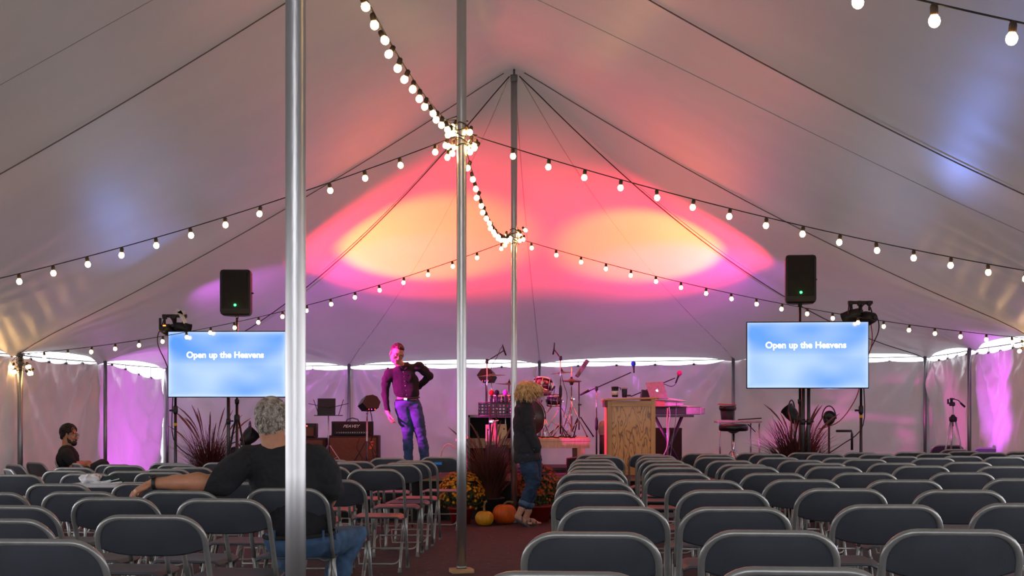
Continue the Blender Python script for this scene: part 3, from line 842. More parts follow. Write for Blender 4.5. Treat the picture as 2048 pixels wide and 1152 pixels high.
# ------------------------------------------------------------------ lighting bars with par cans
M_lens = mat('dark_par_lens', (.03, .03, .035), .12, coat=1)
M_lensm = mat('violet_lit_lens', (.3, .05, .6), .2, emit=(.65, .06, 1), es=5)
M_lenso = mat('amber_display', (.5, .1, .02), .3, emit=(1, .15, .02), es=3)
M_tag = mat('white_card', (.75, .72, .68), .7)
M_redcable = mat('red_cable', (.35, .01, .02), .55)
M_bluetape = mat('blue_cable_plug', (.02, .10, .45), .5)
def par_can(label, p, aim, r=.085, L=.20, lens=None, yoke=True, group='par lamps on the lighting bars', lamps=()):
    p = Vector(p); ax = (Vector(aim)-p).normalized()
    t = thing('par_lamp', label, 'stage lamp', p, 0, group)
    prof = [(.02, -L*.62), (r*.62, -L*.60), (r*.80, -L*.35), (r*.95, -L*.1), (r, L*.0), (r, L*.38), (r*1.06, L*.38), (r*1.06, L*.42), (r*.97, L*.42), (r*.95, L*.36)]
    part('housing', MB().lathe(prof, p, ax, 20), M_black, t)
    part('lens', MB().lathe([(r*.94, L*.355), (r*.6, L*.37), (0, L*.375)], p, ax, 20), lens or M_lens, t)
    side = ax.cross(Vector((0, 0, 1))).normalized(); up = side.cross(ax)
    if up.z < 0: up = -up
    if yoke:
        yk = [p+side*(r+.012)*math.cos(a)+Vector((0, 0, 1))*((r+.09)*math.sin(a)) for a in [k*math.pi/12 for k in range(13)]]
        part('yoke', MB().tube(yk, .009, 6), M_blackmetal, t)
    part('power_plug', MB().box(p-ax*L*.66, (.04, .04, .04), bev=.004), M_black, t)
    if 'floor' in group:
        q_ = p+Vector((0, .03, 0)); zz = ground_or_stage(p.x, p.y)
        part('floor_bracket', MB().tube([(p.x, p.y, zz+.01), (p.x, p.y, p.z-r*.7)], .014, 8).box((p.x, p.y, zz+.012), (.22, .16, .02), bev=.004), M_blackmetal, t)
    for (c, w, aim_, ang, bl) in lamps:
        a_ = Vector(aim_); st = p+(a_-p).normalized()*(L*.5)
        lamp_spot('lamp_light', st, a_, c, w, ang, bl, .05, t)
    return t
def light_bar(lb, px, pyt, pyb, d, tapey, side):
    x = (px-1024)*d/FPX; zb = CH+(HZ-pyt)*d/FPX; zg = ground_or_stage(x, d)
    t = thing('lighting_stand', lb, 'lighting stand', (x, d, zg), 0, 'tripod stands with lighting bars')
    part('pole', MB().tube([(x, d, zg+.12), (x, d, 1.25)], .019, 12), M_blackmetal, t)
    part('inner_pole', MB().tube([(x, d, 1.22), (x, d, zb)], .015, 10), M_blackmetal, t)
    part('collar', MB().lathe([(.024, 0), (.03, .02), (.03, .08), (.022, .10)], (x, d, 1.18), seg=12), M_black, t)
    part('knob', MB().tube([(x-.02, d, 1.22), (x-.075, d, 1.22)], .012, 8), M_black, t)
    zy = CH+(HZ-tapey)*d/FPX
    part('tape_band', MB().lathe([(.0205, 0), (.0205, .035)], (x, d, zy-.017), seg=12), M_yel, t)
    tripod_legs(t, (x, d, zg), 1, .42, .011, up=.62, rot=1.2)
    part('crossbar', MB().tube([(x-.16, d, zb), (x+.14, d, zb)], .021, 10), M_blackmetal, t)
    for dx in (-.13, -.02, .10):
        part('clamp', MB().box((x+dx, d, zb-.01), (.05, .06, .06), bev=.008), M_black, t)
        part('clamp', MB().tube([(x+dx, d, zb), (x+dx, d, zb-.10)], .012, 8), M_black, t)
    return Vector((x, d, zb))
cL = light_bar('tripod stand with lighting bar at the left edge of the left screen', 351, 632, 905, 18.3, 849, -1)
cR = light_bar('tripod stand with lighting bar at the right edge of the right screen', 1722, 605, 905, 18.35, 833, 1)
par_can('black stage lamp hung under the left lighting bar, outer one', cL+Vector((-.09, .0, -.17)), (-2.4, 23.6, 1.7), .075, .22, lamps=LAMPS['left_bar'][1:2])
par_can('black stage lamp hung under the left lighting bar, inner one', cL+Vector((.10, .0, -.15)), (.3, 20.1, 1.1), .07, .20, lamps=LAMPS['left_bar'][:1])
par_can('black stage lamp hung under the right lighting bar, inner one', cR+Vector((-.13, 0, -.17)), (1.2, 20.0, .9), .08, .22, lamps=LAMPS['right_bar'][:1])
par_can('round black stage lamp hung under the right lighting bar, outer one', cR+Vector((.06, 0, -.20)), (1.6, 23.4, 2.0), .095, .24, lamps=LAMPS['right_bar'][1:2])
single('paper_tag', MB().box(cL+Vector((.11, -.12, -.02)), (.05, .004, .16), RY(-.5)).box(cL+Vector((.09, -.12, .045)), (.11, .004, .05), RY(.35)), M_tag, 'white card hanging off the left lighting bar', 'card')
part('address_display', MB().box(cL+Vector((-.10, -.13, -.13)), (.06, .05, .05), bev=.006).box(cL+Vector((-.16, -.11, -.10)), (.03, .03, .14), bev=.006), M_lenso if False else M_black, None).name
o = bpy.data.objects['address_display']; tag(o, 'small black dimmer box clipped beneath the left lighting bar', 'dimmer box')
part('display', MB().box(cL+Vector((-.10, -.158, -.125)), (.035, .004, .014)), M_lenso, o)
for (c, g, s_) in ((cL, cL+Vector((-.14, -.08, -.25)), -1), (cR, cR+Vector((.17, -.05, -.25)), 1)):
    pts = [c+Vector((s_*.10, -.04, -.14)), c+Vector((s_*.19, -.05, -.20)), c+Vector((s_*.20, -.05, -.36)), c+Vector((s_*.10, -.03, -.60)), c+Vector((s_*.03, -.02, -.9)), c+Vector((s_*.02, -.02, -1.5)), c+Vector((0.0-s_*.25, -.0, -1.75)), c+Vector((-s_*.5, 0, -1.9))]
    single('power_cable', MB().tube(bez(pts) if False else pts, .007, 6), M_cable, 'black power cable looping down the %s lighting stand' % ('left' if s_ < 0 else 'right'), 'cable')
pts = [cR+Vector((.10, -.06, -.22)), cR+Vector((.12, -.06, -.5)), cR+Vector((.0, -.05, -.85)), cR+Vector((-.06, -.03, -1.15)), cR+Vector((-.25, .05, -1.45)), cR+Vector((-.5, .1, -1.55))]
single('power_cable', MB().tube(pts, .006, 6), M_redcable, 'thin red cable hanging down the right lighting stand', 'cable')

# floor par lamps behind the planters
par_can('black floor lamp with violet rim beside the left screen stand', at(500, 872, 19.4), at(900, 480, 20.2), .10, .22, M_lensm, group='floor par lamps', lamps=LAMPS['left_floor'])
par_can('black floor lamp tilted in the grass under the right screen', at(1583, 828, 18.9), at(1290, 475, 20.2), .085, .24, M_lens, group='floor par lamps', lamps=LAMPS['right_floor'])
par_can('round black floor lamp trailing cables under the right screen', at(1686-28, 838, 18.9), at(1790, 340, 13.5), .075, .2, M_lens, group='floor par lamps', lamps=LAMPS['right_bar'][2:])
par_can('black floor lamp hidden low beside the left grass planter', at(470, 912, 18.7), at(300, 400, 14.5), .08, .2, M_lens, group='floor par lamps', lamps=LAMPS['left_bar'][2:])
# side wash lamps at the foot of the walls
par_can('black floor lamp turned to the left wall', (-3.9, 22.3, .10), (-5.75, 22.75, 1.0), .07, .18, M_lens, False, group='floor par lamps', lamps=[(PUR, 90, (-5.75, 22.75, 1.0), 78, .4), (MAG, 12, (-5.75, 22.75, 1.0), 78, .4)])
par_can('black floor lamp turned to the right wall', at(1760, 930, 19.0), at(2010, 790, 18.8), .07, .18, M_lens, False, group='floor par lamps', lamps=[(PUR, 120, at(2000, 790, 19.4), 60, .7), (MAG, 20, at(2010, 790, 19.2), 46, .6)])
for (px, py, d, pts_) in [(1700, 862, 19.0, [(1672, 862), (1703, 862), (1704, 868), (1704, 900)])]:
    single('pipe_frame', MB().tube([at(a, b, d) for a, b in pts_], .016, 8), M_blackmetal, 'black bent pipe frame on the floor under the right screen', 'pipe')
p = at(1700, 915, 20.4)
tb = thing('plastic_tub', 'pale upturned plastic tub by the right lighting stand', 'tub', (p.x, p.y, gz(p.x, p.y)))
part('body', MB().lathe([(.22, 0), (.22, .02), (.19, .45), (.17, .49), (0, .50)], (p.x, p.y, gz(p.x, p.y)), seg=24), mat('pale_pink_plastic', (.55, .42, .47), .5), tb)
part('rim', MB().lathe([(.235, 0), (.235, .03), (.22, .03)], (p.x, p.y, gz(p.x, p.y)), seg=24), mat('pale_pink_plastic', (1, 1, 1)), tb)

# ------------------------------------------------------------------ amplifiers and monitor at left of the stage
M_tolex = mat('black_tolex', (.014, .013, .013), .6, bump=.6, bscale=300)
M_cloth = mat('brown_grille_cloth', (.16, .085, .055), .9, vary=.2, scale=120, bump=.4, bscale=600)
M_panel = mat('silver_knob_panel', (.5, .5, .5), .35, .6)
def box_px(x0, x1, y0, y1, d): 
    a, b = at(x0, y1, d), at(x1, y0, d); return a, b
def amp(name, lb, x0, x1, y0, y1, d, dep, floor=None, grille=True, cat='amplifier'):
    a, b = box_px(x0, x1, y0, y1, d)
    if floor is not None: a.z = floor
    c = Vector(((a.x+b.x)/2, d+dep/2, (a.z+b.z)/2)); W_, H = b.x-a.x, b.z-a.z
    t = thing(name, lb, cat, (c.x, c.y, a.z))
    part('cabinet', MB().box(c, (W_, dep, H), bev=.012, seg=2), M_tolex, t)
    if grille: part('grille', MB().box((c.x, d-.002, c.z), (W_-.07, .012, H-.06), bev=.003), M_cloth, t)
    for sx in (-1, 1):
        for sz in (-1, 1):
            part('corner_protector', MB().box((c.x+sx*(W_/2-.016), d+.012, c.z+sz*(H/2-.016)), (.036, .03, .036), bev=.008), M_black, t)
    return t, a, b
dA = 21.6
t, a, b = amp('speaker_cabinet', 'brown-fronted speaker cabinet under the black amplifier head', 655, 757, 871, 935, dA, .36, ZS, cat='speaker cabinet')
zc = b.z
t, a, b = amp('amplifier_head', 'black amplifier head with silver knobs on the brown cabinet', 663, 744, 843, 871, dA+.02, .26, zc, grille=False)
a.z = zc
cx = (a.x+b.x)/2; W_ = b.x-a.x; H = b.z-a.z
part('front_panel', MB().box((cx, dA+.012, a.z+H*.58), (W_-.09, .012, H*.55)), mat('dark_cloth', (.02, .02, .022), .9), t)
kp = part('control_panel', MB().box((cx, dA+.010, a.z+H*.19), (W_-.09, .014, H*.22), bev=.002), M_black, t)
for k in range(14):
    part('knob', MB().lathe([(.008, 0), (.008, .012), (.005, .016)], (cx-W_*.36+k*W_*.72/13, dA+.003, a.z+H*.21), (0, -1, 0), 10), M_panel, kp)
part('handle', MB().tube([(cx-.09, dA+.12, b.z), (cx-.075, dA+.12, b.z+.03), (cx, dA+.12, b.z+.05), (cx+.075, dA+.12, b.z+.03), (cx+.09, dA+.12, b.z)], .008, 6), M_black, t)
o = text_mesh('badge_lettering', 'PEAVEY', .058, (0, 0, 0), mat('chrome_lettering', (.7, .7, .72), .3, emit=None), t, .35, .001, sx=1.15)
o.data.transform(Matrix.Translation(Vector((cx-.01, dA+.004, a.z+H*.66))-WM[t.name].translation))
t, a, b = amp('speaker_cabinet', 'brown-fronted cabinet half hidden by the thick silver pole', 570, 650, 876, 935, dA-.1, .34, ZS, cat='speaker cabinet')
zc2 = b.z
t, a, b = amp('practice_amplifier', 'small dark amplifier with red light beside the thick pole', 590, 632, 847, 872, dA-.08, .24, zc2)
part('power_light', MB().ball((b.x-.13, dA-.092, b.z-.035), .009, 10, 8), M_led_r, t)
part('control_panel', MB().box(((a.x+b.x)/2, dA-.088, b.z-.035), (b.x-a.x-.03, .010, .04)), M_black, t)
single('speaker_cable', MB().tube([at(741, 822, 21), at(744, 840, 21.1), at(745, 870, 21.3), at(742, 885, 21.35), at(748, 920, 21.4)], .006, 6), M_cable, 'black cable drooping from the small monitor past the cabinet', 'cable')
single('cable_tag', MB().box(at(742, 893, 21.3), (.035, .012, .075), RY(.3), .004).box(at(744, 884, 21.3), (.045, .012, .02), RY(-.3), .003), mat('orange_tag', (.9, .12, .03), .5, emit=None), 'orange tag on a cable in front of the brown cabinet', 'tag')
single('patch_cable', MB().tube([at(721, 872, 21.55), at(716, 885, 21.5), at(714, 897, 21.5), at(722, 912, 21.5), at(727, 938, 21.5)], .005, 6), M_cable, 'thin cable curling over the brown grille cloth', 'cable')

# wire music stand
d = 21.0; c = at(657, 823, d)
t = thing('music_stand', 'folding wire music stand holding a black folder', 'music stand', (c.x, d, ZS))
M_lstand = mat('silver_stand_tube', (.55, .52, .56), .3, .8)
part('pole', MB().tube([(c.x, d, ZS+.12), (c.x, d, c.z)], .010, 10), M_lstand, t)
tripod_legs(t, (c.x, d, ZS), 1, .24, .007, M_lstand, up=.34, rot=.2, brace=True)
y_ = d-.03
part('desk_rail', MB().box(at(657, 831, y_), (.40, .05, .012), bev=.002), M_blackmetal, t)
part('desk_arm', MB().tube([at(657, 816, y_), at(617, 807, y_)], .005, 6), M_blackmetal, t)
part('desk_arm', MB().tube([at(657, 816, y_), at(697, 807, y_)], .005, 6), M_blackmetal, t)
part('desk_arm', MB().tube([at(638, 831, y_), at(627, 799, y_)], .005, 6), M_blackmetal, t)
part('desk_arm', MB().tube([at(677, 831, y_), at(687, 799, y_)], .005, 6), M_blackmetal, t)
single('music_folder', MB().box(at(653, 814, y_+.03), (.25, .015, .24), RX(-.12), .003), M_black, 'black folder propped on the wire music stand', 'folder')

# small personal monitor on a stand (two)
def monitor(px, py, d, lb, polelb, ppx, s=1.0, yaw=0.4, floor=ZS, polemat=None):
    c = at(px, py, d)
    t = thing('monitor_stand', polelb, 'stand', (c.x, d, floor))
    x = (ppx-1024)*d/FPX
    part('pole', MB().tube([(x, d, floor+.1), (x, d, floor+.7)], .012, 10), polemat or M_lstand, t)
    part('inner_pole', MB().tube([(x, d, floor+.68), (x, d, c.z-.07*s)], .009, 10), polemat or M_lstand, t)
    part('collar', MB().lathe([(.014, 0), (.017, .03), (.013, .05)], (x, d, c.z-.16*s), seg=10), M_lstand, t)
    tripod_legs(t, (x, d, floor), 1, .30, .008, M_blackmetal, up=.4, rot=.5)
    m = thing('stage_monitor', lb, 'monitor speaker', c, yaw, 'small wedge monitors on stands')
    w, h_, dp = .27*s, .19*s, .20*s
    prof = [(-w/2, -.02*s), (-w*.30, -h_/2), (w*.36, -h_/2), (w/2, -.01*s), (w*.34, h_*.36), (w*.1, h_/2), (-w*.26, h_*.42)]
    mm = MB().prism([(x_, z_) for x_, z_ in prof], dp, Matrix.Rotation(-.25, 4, 'X'))
    part('cabinet', mm, M_black, m, False)
    part('bass_port', MB().lathe([(.03*s, 0), (.034*s, .004), (.02*s, -.002)], (.04*s, -.03*s, h_*.47), (0.15, -.25, 1), 14), M_grille, m, False)
    for k in (-.04, .0, .05):
        part('indicator', MB().ball((k*s, -dp*.52, -h_*.46), .006, 8, 6), M_led_r if k else mat('violet_led', (.3, 0, .8), .4, emit=(.5, .05, 1), es=4), m, False)
monitor(738, 806, 20.9, 'small black angled monitor speaker left of the man on stage', 'slim silver stand holding the small monitor left of the man', 734, 1.0, .45)
monitor(974, 751, 22.3, 'small black monitor speaker behind the left cymbal', 'slim stand behind the left cymbal', 972, .95, -.3, ZS, M_blackmetal)

# ------------------------------------------------------------------ drum kit, each stand and drum a thing
M_shell = mat('dark_magenta_drum_shell', (.10, .006, .03), .18, coat=1, vary=.1)
M_shell2 = mat('violet_black_drum_shell', (.03, .012, .05), .18, coat=1, vary=.1)
M_head = mat('white_drum_head', (.75, .72, .74), .45)
M_bhead = mat('black_drum_head', (.03, .025, .025), .3, vary=.2, scale=3)
M_cym = mat('aged_bronze_cymbal', (.28, .17, .10), .32, 1.0, vary=.2, scale=3)
M_hard = mat('chrome_hardware', (.7, .68, .72), .2, 1.0, vary=.05)
def drum(lb, c, r, depth, ax, shell, n=8, name='tom_drum', badge=False, top=M_head, bot=M_head, mount=None):
    c = Vector(c); ax = Vector(ax).normalized()
    t = thing(name, lb, 'drum', c, 0, 'drums of the drum kit')
    part('shell', MB().lathe([(r, -depth/2), (r, depth/2)], c, ax, 32), shell, t)
    part('drum_head', MB().lathe([(r*.99, 0), (r*.97, .006), (0, .006)], c+ax*(depth/2), ax, 32), top, t)
    part('drum_head', MB().lathe([(r*.99, 0), (r*.97, .006), (0, .006)], c-ax*(depth/2), -ax, 32), bot, t)
    for s in (-1, 1):
        part('hoop', MB().lathe([(r*1.0, -.012), (r*1.05, -.014), (r*1.06, 0), (r*1.05, .012), (r*1.0, .014)], c+ax*(s*depth/2), ax, 32, cap=False), M_hard, t)
    q = ax.to_track_quat('Z', 'Y')
    for k in range(n):
        a = 2*math.pi*(k+.5)/n
        e = q @ Vector((math.cos(a), math.sin(a), 0))
        m = MB().box(c+e*(r+.012), (.022, .022, .05), (q.to_matrix() @ RZ(a)), .004)
        l = part('lug', m, M_hard, t)
        part('tension_rod', MB().tube([c+e*(r*1.05+.004)-ax*(depth/2-.0), c+e*(r*1.05+.004)+ax*(depth/2)], .004, 6), M_hard, l)
    if badge:
        e = q @ Vector((0, 0, 0)); f = Vector((-.1, -1, 0.05)).normalized(); f = (f-ax*f.dot(ax)).normalized()
        part('badge', MB().lathe([(.024, 0), (.022, .004)], c+f*r+ax*.01, f, 16), M_chrome, t)
    return t
dk = 20.75
bc = at(1050, 836, dk-.1)
bc.z = rz+.285
t = thing('bass_drum', 'black-headed bass drum behind the blonde woman', 'drum', (bc.x, bc.y+.2, rz), 0, 'drums of the drum kit')
part('shell', MB().lathe([(.27, 0), (.27, .40)], bc+Vector((0, .0, 0)), (0.1, 1, 0), 40), M_shell2, t)
hd = part('front_head', MB().lathe([(.268, 0), (.26, .008), (0, .010)], bc, (-.1, -1, 0), 40), M_bhead, t)
part('port_ring', MB().lathe([(.055, .0), (.062, .006), (.045, .008), (.040, .0)], bc+Vector((.16, -.012, -.03)), (-.1, -1, 0), 24, cap=False), M_hard, hd)
part('hoop', MB().lathe([(.27, -.03), (.292, -.03), (.292, .015), (.265, .015)], bc, (-.1, -1, 0), 40, cap=False), M_shell, t)
for k in range(10):
    a = 2*math.pi*(k+.5)/10; e = Vector((math.cos(a), 0, math.sin(a)))
    part('claw', MB().box(bc+e*.285+Vector((0, .03, 0)), (.028, .09, .03), RY(-a), .004), M_hard, t)
for sx in (-1, 1):
    part('spur', MB().tube([bc+Vector((sx*.26, .1, -.08)), (bc.x+sx*.36, bc.y-.08, rz+.008)], .008, 8), M_hard, t)
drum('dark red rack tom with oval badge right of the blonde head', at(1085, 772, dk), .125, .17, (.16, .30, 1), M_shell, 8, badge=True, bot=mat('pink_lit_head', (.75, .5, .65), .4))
drum('small violet-black tom low behind the rack tom', at(1108, 801, dk+.15), .10, .13, (.0, -.1, 1), M_shell2, 8)
drum('dark floor drum with bright rods behind the perforated music stand', at(1003, 800, dk+.1), .165, .13, (0, -.05, 1), M_shell2, 10, name='snare_drum')
single('drum_hardware', MB().tube([at(1084, 800, dk), at(1078, 815, dk), (bc.x+.05, dk, bc.z+.27)], .012, 8).tube([at(1104, 812, dk+.15), at(1090, 830, dk+.05)], .010, 8), M_hard, 'chrome arm joining the toms to the bass drum', 'drum hardware')
def stand3(lb, x, y, z0, ztop, r=.011, legz=.40, spread=.27, M=M_hard, rot=.3, cat='cymbal stand', name='cymbal_stand', braces=True):
    t = thing(name, lb, cat, (x, y, z0), 0, None)
    part('pole', MB().tube([(x, y, z0+.08), (x, y, z0+(ztop-z0)*.55)], r, 10), M, t)
    part('inner_pole', MB().tube([(x, y, z0+(ztop-z0)*.53), (x, y, ztop)], r*.7, 10), M, t)
    part('collar', MB().lathe([(r*1.3, 0), (r*1.8, .01), (r*1.8, .04), (r*1.2, .05)], (x, y, z0+(ztop-z0)*.53), seg=10), M_black if M is M_blackmetal else M, t)
    part('wing_nut', MB().box((x+r*2.6, y, z0+(ztop-z0)*.55), (.03, .008, .02), bev=.002), M, t)
    tripod_legs(t, (x, y, z0), 1, spread, r*.65, M, up=legz, rot=rot, brace=braces)
    return t
def cymbal(lb, c, r, tilt, hat=False, yaw=0.0):
    c = Vector(c); ax = Vector((math.sin(tilt)*math.cos(yaw), math.sin(tilt)*math.sin(yaw), math.cos(tilt)))
    t = thing('cymbal', lb, 'cymbal', c, 0, 'cymbals of the drum kit')
    part('plate', MB().lathe([(r, -.012), (r*.7, -.004), (r*.25, .004), (r*.20, .012), (r*.08, .022), (.006, .024)], c, ax, 36), M_cym, t)
    if hat: part('lower_plate', MB().lathe([(r, -.016), (r*.7, -.028), (r*.25, -.034), (r*.2, -.042), (.006, -.05)], c, ax, 36), M_cym, t)
    part('felt', MB().lathe([(.016, .022), (.016, .036), (.008, .045), (.004, .07)], c, ax, 10), M_black, t)
    return t
q = at(983, 750, 20.9); cymbal('brown cymbal tilted at far left of the drum kit', q, .205, -.05)
stand3('chrome stand under the far left cymbal', q.x, q.y, rz, q.z, rot=.9)
q = at(1018, 768, 21.1); cymbal('brown cymbal low just left of the far pole', q, .20, .08)
stand3('chrome stand under the low cymbal by the far pole', q.x+.0, q.y, rz, q.z, rot=.4)
q = at(1124, 745, 21.2); cymbal('thin cymbal high right of the blonde head', q, .18, -.10)
stand3('chrome stand of the high cymbal right of the toms', q.x-.02, q.y+.02, rz, q.z-.0, M=M_hard, rot=1.4)
q = at(1143, 760, 20.7); cymbal('pair of hi-hat cymbals beside the slanted sheet', q, .15, .03, True)
t = stand3('tall chrome hi-hat stand standing on the riser', q.x, q.y, rz, q.z+.17, .012, .42, .22, rot=.15)
part('pedal', MB().box((q.x-.02, q.y+.16, rz+.06), (.07, .24, .012), RX(.25), .003), M_hard, t)
part('clutch', MB().lathe([(.02, -.05), (.026, -.03), (.022, 0)], (q.x, q.y, q.z-.02), seg=12), M_black, t)
t = thing('drum_pedal', 'violet-lit bass drum pedal and hardware on the riser', 'drum pedal', (at(1093, 870, 20.6).x, 20.6, rz))
for (x0, y0, x1, y1) in [(1085, 872, 1090, 838), (1098, 874, 1092, 840), (1085, 872, 1098, 874), (1100, 873, 1118, 846), (1106, 874, 1120, 852)]:
    part('rod', MB().tube([at(x0, y0, 20.6), at(x1, y1, 20.6)], .009, 8), M_hard, t)
part('footboard', MB().box((at(1095, 870, 20.6).x, 20.65, rz+.04), (.09, .28, .014), RX(.2), .003), M_hard, t)
single('hardware_tangle', MB().tube([(-.4+.028*k+.02*math.sin(k*2.3), 20.35+.28*(math.sin(k*1.7)), rz+.012+.006*math.sin(k)) for k in range(46)], .008, 6), M_cable, 'tangle of black cables lying on the drum riser', 'cables')
# sheet stand edge-on
q = at(1158, 762, 20.9)
t = thing('music_stand', 'black music stand seen edge-on right of the hi-hat', 'music stand', (q.x, q.y, rz))
part('pole', MB().tube([(q.x, q.y, rz+.1), (q.x, q.y, q.z)], .009, 8), M_blackmetal, t)
tripod_legs(t, (q.x, q.y, rz), 1, .20, .009, M_blackmetal, up=.28, rot=.1, brace=False)
part('collar', MB().box((q.x+.01, q.y, rz+.45), (.05, .02, .02), bev=.003), M_black, t)
pc = at(1164, 737, 20.9)
part('desk', MB().box(pc, (.085, .30, .30), RY(.62), .004) if False else MB().box(pc, (.055, .34, .27), RY(.60), .003), mat('scuffed_grey_plate', (.16, .14, .14), .5, vary=.5, scale=9, stretch=(1, 6, 1)), t)

# microphones on stands
def boom_stand(lb, base, top, boom_a, boom_b, M=M_blackmetal, z0=ZS, spread=.26, lb2=None):
    t = thing('microphone_stand', lb, 'microphone stand', (base[0], base[1], z0))
    part('pole', MB().tube([(base[0], base[1], z0+.05), (base[0], base[1], z0+(top[2]-z0)*.6)], .012, 10), M, t)
    part('inner_pole', MB().tube([(base[0], base[1], z0+(top[2]-z0)*.58), top], .008, 8), M_hard, t)
    part('grip', MB().lathe([(.014, 0), (.021, .03), (.021, .13), (.013, .17)], (base[0], base[1], z0+(top[2]-z0)*.5), seg=12), M_black, t)
    part('boom_clutch', MB().box(top, (.04, .05, .06), bev=.008), M_black, t)
    part('boom', MB().tube([boom_a, boom_b], .0075, 8), M_blackmetal, t)
    tripod_legs(t, (base[0], base[1], z0), 1, spread, .008, M_blackmetal, up=.16, rot=.9, brace=False)
    return t
d = 20.2; tp = at(1193, 777, d)
t = boom_stand('black boom microphone stand left of the lectern', (tp.x, d), tp, at(1162, 789, d), at(1262, 745, d))
part('counterweight', MB().tube([at(1160, 790, d), at(1178, 781, d)], [.012, .020], 10), M_black, t)
mt = thing('vocal_microphone', 'microphone with a blue foam ball on the long boom', 'microphone', at(1267, 745, d))
mic(mt, at(1267, 730, d), at(1268, 746, d), M_blue, True, .034)
d = 21.6; tp = at(1300, 800, d)
t = boom_stand('dark boom microphone stand behind the laptop', (tp.x, d), tp, at(1262, 793, d), at(1350, 756, d))
mt = thing('vocal_microphone', 'microphone with a hot pink foam ball beyond the laptop', 'microphone', at(1355, 760, d))
mic(mt, at(1358, 749, d), at(1351, 767, d), M_pink, True, .036)
single('microphone_cable', MB().tube([at(1351, 768, d), at(1346, 772, d), at(1338, 772, d), at(1326, 768, d), at(1310, 775, d), at(1303, 800, d)], .005, 6), M_cable, 'black cable looping from the pink foam microphone', 'cable')
d = 20.5; tp = at(974, 722, d)
t = boom_stand('overhead microphone stand at left of the drum kit', (tp.x, d), tp, at(970, 725, d), at(1008, 701, d))
mt = thing('overhead_microphone', 'slim black overhead microphone tilted left of the far pole', 'microphone', at(1008, 700, d))
part('body', MB().tube([at(1005, 689, d), at(1008, 700, d), at(1012, 711, d)], [.007, .011, .011], 8), M_black, mt)
single('microphone_cable', MB().tube([at(1005, 692, d), at(1000, 700, d), at(993, 716, d), at(985, 728, d), at(980, 745, d+.1)], .004, 5), M_cable, 'thin cable hanging from the left overhead microphone', 'cable')
d = 20.6; tp = at(1121, 716, d)
t = boom_stand('overhead microphone stand right of the rack tom', (tp.x, d), tp, at(1121, 716, d), at(1109, 700, d), z0=rz, spread=.2)
part('tape_band', MB().tube([at(1114.5, 707.5, d), at(1112.5, 704.5, d)], .009, 8), M_redcable, t)
mt = thing('overhead_microphone', 'slim black overhead microphone upright above the drums', 'microphone', at(1108, 700, d))
part('body', MB().tube([at(1109, 685, d), at(1108, 698, d), at(1106, 709, d)], [.007, .010, .012], 8), M_black, mt)
single('microphone_cable', MB().tube([at(1123, 750, d), at(1128, 770, d), at(1134, 790, d), at(1132, 815, d), at(1127, 835, d)], .004, 5), M_cable, 'thin black cable hanging between the cymbal stands', 'cable')
mt = thing('drum_microphone', 'small black clip microphone beside the rack tom', 'microphone', at(1104, 780, dk-.1))
part('body', MB().tube([at(1110, 772, dk-.1), at(1103, 781, dk-.1)], [.010, .016], 8), M_black, mt)
part('gooseneck', MB().tube([at(1110, 773, dk-.1), at(1108, 785, dk-.05), at(1107, 795, dk)], .004, 6), M_black, mt)
# three foam microphones standing upright behind the perforated stand
for px, M_, nm, w in ((983, M_red, 'red', 0), (993.5, M_blackfoam, 'black', 1), (1011, M_magfoam, 'magenta', 2)):
    p = at(px, 785, 19.9); mt = thing('vocal_microphone', 'upright microphone with a %s foam ball left of the far pole' % nm, 'microphone', (p.x, p.y, p.z-.25), 0, None)
    mic(mt, p-Vector((0, 0, .02)), p-Vector((0, 0, .19)), M_, True, .034)
    part('stem', MB().tube([p-Vector((0, 0, .19)), p-Vector((0, 0, .62))], .009, 8), M_lstand, mt)

# perforated music stand and equipment rack with keyboard-like crate
def m_perf():
    m = mat('perforated_black_plate', (.012, .012, .013), .4)
    nt = m.node_tree; N = nt.nodes; L = nt.links
    tc = N.new('ShaderNodeTexCoord'); sep = N.new('ShaderNodeSeparateXYZ'); L.new(tc.outputs['Object'], sep.inputs[0])
    def f(a, op, v=None, b=None):
        n = N.new('ShaderNodeMath'); n.operation = op; L.new(a, n.inputs[0])
        if v is not None: n.inputs[1].default_value = v
        if b is not None: L.new(b, n.inputs[1])
        return n.outputs[0]
    P_ = .0462
    gx = f(f(f(f(sep.outputs['X'], 'ADD', 10.0), 'DIVIDE', P_), 'FRACT'), 'SUBTRACT', .5)
    gy = f(f(f(f(sep.outputs['Z'], 'ADD', 10.0), 'DIVIDE', .0415), 'FRACT'), 'SUBTRACT', .5)
    r2 = f(f(gx, 'POWER', 2.0), 'ADD', None, f(gy, 'POWER', 2.0))
    inside = f(r2, 'LESS_THAN', .085)
    tr = N.new('ShaderNodeBsdfTransparent'); mx = N.new('ShaderNodeMixShader')
    L.new(inside, mx.inputs['Fac']); L.new(N['Principled BSDF'].outputs['BSDF'], mx.inputs[1]); L.new(tr.outputs['BSDF'], mx.inputs[2])
    L.new(mx.outputs['Shader'], N['Material Output'].inputs['Surface'])
    return m
d = 19.5; c = at(993, 818, d)
t = thing('music_stand', 'black music stand with rows of round holes', 'music stand', (c.x, d, ZS))
t['x'] = 0; del t['x']
part('desk', MB().box(c, (.45, .008, .150), None), m_perf(), t)
fr = MB()
for (a_, b_) in (((-.23, .085), (.23, .085)), ((.23, .085), (.23, -.09)), ((.23, -.09), (-.23, -.09)), ((-.23, -.09), (-.23, .085))):
    fr.tube([c+Vector((a_[0], 0, a_[1])), c+Vector((b_[0], 0, b_[1]))], .008, 6)
part('desk_frame', fr, M_blackmetal, t)
part('ledge', MB().box(c+Vector((0, .03, -.095)), (.46, .07, .01)), M_blackmetal, t)
